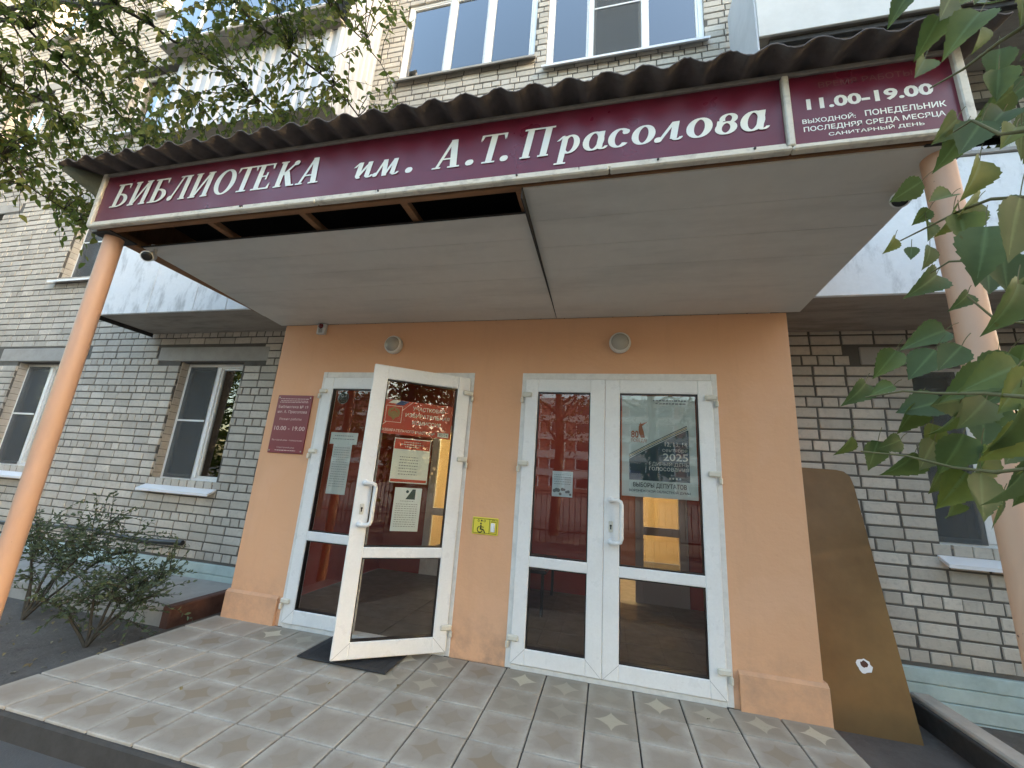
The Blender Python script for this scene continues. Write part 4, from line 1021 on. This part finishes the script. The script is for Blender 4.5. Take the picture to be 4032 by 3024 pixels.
# elm whose branches hang into the picture from the upper left
rr = random.Random(21)
elm = empty('elm_tree', (-5.4, -1.6, GZ), 'elm with small green leaves hanging over the left end of the canopy', 'tree')
top = Vector((-4.6, -1.6, 7.2))
MB().tube([(-5.4, -1.6, GZ - .1), (-5.38, -1.62, 1.2), (-5.25, -1.6, 3.2), (-5.0, -1.6, 5.2), top], [.19, .16, .14, .12, .09], 12).build('trunk', 'bark', elm)
brs = []
def branch(pix, dist, r0, r1):
    P = [at_d(x, y, d) for (x, y), d in zip(pix, dist)]
    st_ = curve(top if P[0].z > 5.2 else Vector((-5.0, -1.6, 5.2)), P[0], .35, 5, .03, rr)[:-1]
    pts = st_ + P; n = len(pts); fine = []
    for i in range(n - 1):
        for k in range(3):
            p = pts[i].lerp(pts[i + 1], k / 3)
            fine.append(p + Vector((rr.uniform(-.012, .012), rr.uniform(-.012, .012), rr.uniform(-.012, .012))))
    fine.append(pts[-1]); n = len(fine)
    MB().tube(fine, [r0 + (r1 - r0) * i / (n - 1) for i in range(n)], 7).build('branch', 'twig', elm)
    brs.extend(fine[6:]); return fine
branch([(470, -40), (540, 40), (600, 85), (690, 160), (775, 250), (830, 310)], [5.0, 4.7, 4.5, 4.35, 4.2, 4.1], .022, .004)
branch([(250, 10), (375, 85), (470, 140), (530, 190), (625, 275), (680, 320)], [5.3, 5.1, 4.9, 4.75, 4.5, 4.4], .022, .004)
branch([(60, 60), (165, 165), (240, 230), (300, 290)], [5.2, 5.2, 5.2, 5.1], .018, .004)
branch([(0, 180), (80, 210), (160, 262), (230, 330)], [5.0, 5.0, 5.05, 5.1], .016, .003)
branch([(0, 330), (60, 400), (120, 440), (165, 478)], [4.9, 4.9, 4.95, 4.95], .012, .003)
branch([(640, -60), (720, 20), (790, 90), (835, 160)], [4.9, 4.6, 4.4, 4.3], .016, .003)
branch([(120, -60), (210, 50), (320, 130), (420, 210)], [5.5, 5.3, 5.1, 5.0], .020, .004)
branch([(-60, -40), (30, 60), (90, 140), (130, 250)], [5.4, 5.4, 5.4, 5.3], .018, .003)
def elm_zone():
    """where foliage shows, in picture coordinates, with density"""
    while True:
        x, y = rr.uniform(-160, 870), rr.uniform(-160, 500)
        if x < 300: lim = 430 - .1 * x; p_ = .95
        elif x < 560: lim = 400 - (x - 300) * .42; p_ = .75
        elif x < 720: lim = 300; p_ = .8
        else: lim = 330 - (x - 720) * .2; p_ = .45
        if y < 60 and x > 350: p_ *= .9
        if 95 < x < 300 and 400 < y < 490: return x, y
        if y < lim and rr.random() < p_: return x, y
elv = []; tw = MB()
for i in range(640):
    x, y = elm_zone(); d0 = rr.uniform(4.7, 5.7) if x < 320 else (rr.uniform(4.3, 5.1) if x < 560 else rr.uniform(3.9, 4.6))
    E_ = at_d(x, y, d0)
    A_ = min(brs, key=lambda p: (p - E_).length_squared)
    if (A_ - E_).length > .9: A_ = E_ + (A_ - E_).normalized() * .7
    pts = curve(A_, E_, .05, 5, .012, rr)
    dn = (E_ - A_).normalized() * .6 + Vector((.25, .0, -.55)); dn.normalize()
    tip = E_ + dn * rr.uniform(.14, .34) + Vector((rr.uniform(-.05, .05), rr.uniform(-.05, .05), -.03))
    pts += curve(E_, tip, .01, 3)[1:]
    n = len(pts); tw.tube(pts, [.0036 - .0024 * k / (n - 1) for k in range(n)], 4, cap=False)
    L_ = sum((pts[k + 1] - pts[k]).length for k in range(n - 1)); m_ = int(L_ / .042); side = 1
    for k in range(m_):
        u = (k + .7) / m_ * (n - 1); ii = min(int(u), n - 2); p = pts[ii].lerp(pts[ii + 1], u - ii)
        if u < 2 and rr.random() < .5: continue
        ax = (pts[ii + 1] - pts[ii]).normalized(); sd = ax.cross(Vector((rr.uniform(-.3, .3), rr.uniform(-.3, .3), 1))).normalized() * side; side = -side
        dd = ax * .55 + sd * .7 + Vector((rr.uniform(-.2, .2), rr.uniform(-.2, .2), rr.uniform(-.6, -.1)))
        v = rr.randrange(10); v = v if rr.random() < .85 else 9
        elv.append((leaf_matrix(p, dd, rr.uniform(.042, .076), rr, rr.uniform(-1.1, 1.1)), v))
tw.build('twigs', 'twig', elm, kind='stuff')
put_leaves(elv, 'elm', 'leaf_elm', elm)

# young birch close to the camera on the right
rr = random.Random(11)
bir = empty('birch_sapling', (4.25, -2.75, GZ), 'young birch with large toothed leaves close by on the right', 'tree')
MB().tube([(4.25, -2.75, GZ - .1), (4.24, -2.74, .6), (4.2, -2.72, 1.4), (4.18, -2.7, 2.2), (4.12, -2.66, 3.0)], [.028, .025, .021, .016, .008], 8).build('trunk', 'bark', bir)
def stem(pix, dist, z0, r0=.005):
    P = [at_d(x, y, d) for (x, y), d in zip(pix, dist)]
    st_ = curve(Vector((4.2, -2.72, z0)), P[0], .03, 5, .01, rr)[:-1]; pts = st_ + P; n = len(pts)
    MB().tube(pts, [r0 + (.0012 - r0) * i / (n - 1) for i in range(n)], 6).build('branch', 'twig_green', bir); return pts
bl = []
def bleaf(x, y, d, size, ang=None, anchor=None, v=None):
    """leaf centred on picture point x, y, hanging from a short stalk; ang = direction of its tip in the picture"""
    c_ = at_d(x, y, d); ang = rr.uniform(200, 300) if ang is None else ang
    dv = RT * math.cos(R(ang)) + UP * math.sin(R(ang)) + FW * rr.uniform(-.35, .35); dv.normalize()
    M = leaf_matrix(c_ - dv * size * .5, dv, size, rr, 0)
    # turn the blade roughly towards the camera, with scatter
    nrm = (M.to_3x3() @ Vector((0, 0, 1))).normalized(); want = (-FW * 1.0 + UP * rr.uniform(-.2, 1.0) + RT * rr.uniform(-.7, .7)); want = (want - dv * want.dot(dv)).normalized()
    a_ = math.atan2(dv.dot(nrm.cross(want)), nrm.dot(want)); M = leaf_matrix(c_ - dv * size * .5, dv, size, rr, a_)
    bl.append((M, rr.randrange(10) if v is None else v)); base_ = c_ - dv * size * .5
    pk.tube(curve(base_ - dv * size * .35 + UP * .006, base_, .002, 3), .0007, 4, cap=False)
pk = MB()
for pix, dist, z0 in (([(2230, 425), (2140, 430), (2075, 455), (1995, 495), (1945, 520)], [.98, 1.0, 1.02, 1.04, 1.05], 1.9),
                      ([(2240, 560), (2150, 560), (2050, 565), (2010, 590)], [.95, .98, 1.0, 1.0], 1.6),
                      ([(2240, 1010), (2150, 1020), (2060, 1010), (1960, 985), (1860, 975)], [.85, .88, .9, .92, .95], .8),
                      ([(2240, 860), (2130, 850), (2030, 850), (1950, 845), (1870, 858)], [.8, .84, .87, .9, .93], 1.1),
                      ([(2240, 40), (2160, 90), (2080, 150), (2010, 190)], [.8, .85, .9, .95], 2.5),
                      ([(2240, 280), (2160, 290), (2100, 260), (2060, 285)], [.85, .88, .9, .92], 2.2),
                      ([(2230, 700), (2150, 690), (2090, 640)], [.9, .92, .95], 1.4)):
    stem(pix, dist, z0)
# single leaves that can be picked out in the photograph: x, y, distance, size, tip direction
for e in ((1925, 530, 1.05, .050, 235), (1968, 548, 1.05, .040, 250), (2003, 500, 1.02, .058, 255), (2008, 555, 1.04, .062, 250), (2005, 612, 1.0, .085, 215), (1988, 470, 1.04, .045, 230), (2050, 480, .95, .075, 240),
          (2085, 455, .95, .08, 215), (2108, 385, .9, .085, 245), (2080, 500, .92, .08, 260), (1955, 415, 1.0, .07, 215), (2030, 430, .98, .06, 200), (2125, 545, .8, .105, 250), (2185, 500, .7, .10, 255), (2170, 590, .85, .08, 265), (2135, 610, .9, .06, 250),
          (2080, 650, 1.0, .05, 225), (2190, 660, .75, .088, 240), (2000, 728, 1.0, .085, 200), (1915, 785, 1.0, .075, 235), (1990, 790, .95, .085, 235), (2050, 775, .9, .075, 225), (1855, 850, .97, .075, 225), (1905, 840, .96, .05, 200), (1985, 880, .92, .09, 200),
          (1960, 905, .93, .08, 250), (2045, 868, .88, .09, 190), (2095, 830, .85, .085, 215), (2150, 810, .8, .09, 200), (2185, 850, .78, .09, 230), (2110, 890, .85, .085, 215), (2050, 920, .9, .07, 260), (2010, 945, .92, .06, 250),
          (1830, 965, .97, .06, 240), (1885, 985, .95, .075, 250), (1925, 960, .95, .06, 200), (1950, 1010, .92, .08, 245), (2000, 985, .9, .08, 230), (2060, 985, .86, .09, 255), (2110, 1010, .85, .09, 240), (2170, 960, .8, .085, 225),
          (2060, 1060, .85, .085, 235), (2120, 1075, .82, .088, 250), (2020, 1040, .9, .06, 250), (2185, 1060, .78, .085, 235), (2150, 1110, .85, .06, 260), (2195, 930, .78, .09, 260), (2060, 1110, .95, .06, 300),
          (1985, 150, .95, .06, 235), (2010, 75, .9, .06, 250), (1945, 12, .95, .055, 235), (2040, 20, .9, .06, 240), (2085, 60, .88, .08, 225), (2040, 285, .9, .07, 225), (2060, 320, .9, .07, 240), (2095, 300, .86, .08, 235)):
    bleaf(e[0], e[1], e[2] * 1.08, e[3] * .80, e[4])
for i in range(78):                                  # the denser clusters towards the stem
    band = rr.choice(((-90, 120, 2060), (-60, 300, 2120), (120, 330, 2140), (400, 610, 2150), (780, 930, 2120), (930, 1100, 2110)))
    y = rr.uniform(*band[:2]); x = rr.uniform(band[2], 2340)
    bleaf(x, y, rr.uniform(1.0, 1.4), rr.uniform(.046, .070), rr.uniform(195, 285))
pk.build('leaf_stalks', 'twig_green', bir, kind='stuff')
put_leaves(bl, 'birch', 'leaf_birch', bir)

# shrubs in the bed left of the porch
def shrub(base_, tips, lab, seed, nt, spread, size=(.022, .038)):
    rr = random.Random(seed); e = empty('shrub', base_, lab, 'shrub', 'shrubs in the bed left of the porch')
    st_ = MB(); lv = []
    for T in tips:
        T = Vector(T); pts = curve(base_, T, rr.uniform(.03, .12), 7, .015, rr); n = len(pts)
        st_.tube(pts, [.013 - .010 * k / (n - 1) for k in range(n)], 6)
        for k in range(nt):
            u = rr.uniform(.45, 1); ii = min(int(u * (n - 1)), n - 2); p = pts[ii].lerp(pts[ii + 1], u * (n - 1) - ii)
            E_ = p + Vector((rr.gauss(.06, spread), rr.gauss(0, spread), rr.gauss(.05, spread * .8))); q2 = curve(p, E_, .02, 3, .008, rr); st_.tube(q2, [.003, .0025, .002, .001], 4, cap=False)
            L_ = (E_ - p).length; m_ = max(3, int(L_ / .022))
            for j in range(m_):
                u2 = (j + .5) / m_; pp = p.lerp(E_, u2); pp.z += .02 * 4 * u2 * (1 - u2)
                lv.append((leaf_matrix(pp, (E_ - p).normalized() * .6 + Vector((rr.uniform(-1, 1), rr.uniform(-1, 1), rr.uniform(-.5, .6))), rr.uniform(*size), rr), rr.randrange(10)))
    st_.build('stems', 'twig', e); put_leaves(lv, 'shrub', 'leaf_shrub', e)
shrub(Vector((-1.18, -.63, GZ)), [(-1.0, -.45, .30), (-.9, -.5, .22), (-1.25, -.35, .36), (-1.45, -.5, .28), (-.95, -.25, .40), (-1.55, -.75, .2)], 'thin leaning grey-green shrub beside the porch edge', 5, 30, .15, (.028, .048))
shrub(Vector((-2.25, -.45, GZ)), [(-2.2, -.3, .55), (-2.5, -.4, .45), (-1.85, -.35, .5), (-2.7, -.3, .6), (-2.1, -.05, .72), (-1.65, -.15, .46)], 'bushier shrub behind the left column near the wall', 6, 34, .2, (.028, .048))
# fallen leaves
rr = random.Random(4); fl_ = MB()
for i in range(330):
    x, y = rr.uniform(-4.5, -.7), rr.uniform(-2.4, -.15)
    if i > 320: x, y, zz = rr.uniform(-.6, 4.0), rr.uniform(-1.5, -.05), .003
    else: zz = GZ + .006
    (vs, fs), r_ = LS['elm'][rr.randrange(10)]
    M = Matrix.Translation((x, y, zz + .006)) @ Matrix.Rotation(rr.uniform(0, 6.28), 4, 'Z') @ Matrix.Rotation(rr.uniform(-.3, .3), 4, 'X') @ Matrix.Scale(rr.uniform(.02, .045), 4)
    fl_.add([M @ Vector(p) for p in vs], fs, rr.random())
fl_.build('fallen_leaves', 'leaf_dry', label='dry fallen leaves scattered on the dirt and porch', cat='leaves', kind='stuff', attrs=True)

# ------------------------------------------------------------------ the far side of the yard: seen in the glass, and shading the facade
def big_tree(x, y, h, rad, lab, seed, n=2600, lo=.35, sz=(.09, .16)):
    rr = random.Random(seed); e = empty('yard_tree', (x, y, GZ), lab, 'tree', 'trees across the yard')
    tr = MB(); tr.tube([(x, y, GZ - .1), (x + .1, y, h * .3), (x - .05, y + .1, h * .6), (x, y, h * .9)], [.17, .14, .1, .03], 10)
    cl = []
    for k in range(16):
        a = k * 2.4; u = lo + (1 - lo) * (k + .5) / 16; rr_ = rad * (math.sin(min(1, (u - lo) / (1 - lo) * 1.1 + .12) * 3.0)) * rr.uniform(.6, 1)
        c_ = Vector((x + math.cos(a) * rr_ * .65, y + math.sin(a) * rr_ * .65, h * u)); cl.append((c_, rad * rr.uniform(.32, .5)))
        tr.tube(curve((x, y, h * u * .8), c_, .1, 4, .05, rr), [.05, .04, .03, .02, .01], 5)
    tr.build('trunk', 'bark', e)
    mb = MB()
    for k in range(n):
        c_, r_ = rr.choice(cl); v = Vector((rr.gauss(0, 1), rr.gauss(0, 1), rr.gauss(0, .8))); v = v.normalized() * r_ * rr.random() ** .45
        M = leaf_matrix(c_ + v, (rr.uniform(-1, 1), rr.uniform(-1, 1), rr.uniform(-1, .3)), rr.uniform(*sz), rr)
        (vs, fs), rv = LS['shrub'][rr.randrange(10)]; mb.add([M @ Vector(p) for p in vs], fs, rv)
    mb.build('crown', 'leaf_far', e, kind='stuff', attrs=True)
big_tree(-2.5, -12, 8.5, 3.0, 'broad tree across the yard, reflected in the left door', 1)
big_tree(4.2, -11, 9, 3.2, 'broad tree across the yard, reflected in the right door', 2)
big_tree(10.5, -8.5, 8.5, 3.2, 'tree at the right of the yard facing the entrance', 3)
big_tree(-9, -11, 9, 3.4, 'tree at the left of the yard facing the brick wall', 4)
big_tree(13, -1.4, 10, 3.3, 'tree standing right of the building that filters the low sun', 5, 9500, .06, (.17, .27))
big_tree(13.5, -5.4, 9, 3.0, 'added tree out of view that shades the young birch', 16, 8000, .06, (.17, .27))  # out of view, put in to keep low sun off the birch
big_tree(18, -2.2, 15.5, 4.6, 'tall added tree right of the building that blocks the low sun', 6, 15000, .05, (.24, .36))  # added sun screen outside the view, tall enough to shade the upper wall
big_tree(23, -3.0, 16, 5.0, 'tallest added tree at the far right that screens the wall from the sun', 8, 12000, .05, (.28, .42))  # unseen tree added to stop sun reaching the far left wall
big_tree(10.4, -2.6, 8, 2.2, 'slender added tree that keeps low sun off the facade', 7, 4000, .10, (.14, .22))  # added out of view to cut the sun raking along the facade
big_tree(7.2, -7.6, 8, 2.8, 'bushy tree beyond the fence to the right of the entrance', 10, 7500, .16, (.14, .22))
big_tree(14.5, -13, 11, 4.0, 'large tree in the far right corner of the yard', 11, 5000, .15, (.18, .3))
big_tree(-6.2, -8.2, 8, 2.8, 'bushy tree beyond the fence to the left of the entrance', 12, 3600, .22, (.12, .2))
big_tree(-20, -7, 10, 4.5, 'large tree at the far left beyond the brick wall', 14, 4500, .08, (.2, .34))
big_tree(-11.3, -6.6, 9, 3.2, 'tree near the left fence reflected in the ground floor window', 15, 4200, .12, (.14, .24))
big_tree(-15, -9, 10, 4.0, 'large tree in the far left corner of the yard', 13, 4200, .12, (.18, .3))
big_tree(1.2, -9.5, 8.5, 2.4, 'slim tree in the middle of the yard, reflected in the closed door', 9, 2200, .33)
ob = empty('facing_building', (2, -60, GZ), 'five storey building across the yard, reflected in the door glass', 'building')
B(-50, 50, -72, -60, GZ, 14.5).build('wall', 'far_brick', ob)
for k in range(5): B(-50.1, 50.1, -59.98, -59.6, 2.6 + k * 2.8, 3.6 + k * 2.8).build('storey_band', 'far_pale', ob)
for k in range(5):
    for i in range(18):
        f = B(-34 + i * 4, -31.6 + i * 4, -59.99, -59.8, .9 + k * 2.8, 2.5 + k * 2.8).build('window', 'pvc', ob)
        B(-33.8 + i * 4, -31.8 + i * 4, -59.79, -59.77, 1.0 + k * 2.8, 2.4 + k * 2.8).build('pane', 'far_glass', f)
fe = empty('yard_fence', (2, -7.8, GZ), 'black bar fence across the yard, reflected in the glass', 'fence')
for zz in (.15, 1.15): B(-12, 14, -7.83, -7.80, zz, zz + .03).build('rail', 'steel_dark', fe)
pk_ = MB().box(-.008, .008, -.008, .008, 0, 1.3).mesh('bar', 'steel_dark')
for i in range(174):
    o = bpy.data.objects.new('bar', pk_); o.matrix_basis = Matrix.Translation((-12 + i * .15, -7.79, GZ)); link(o, fe)
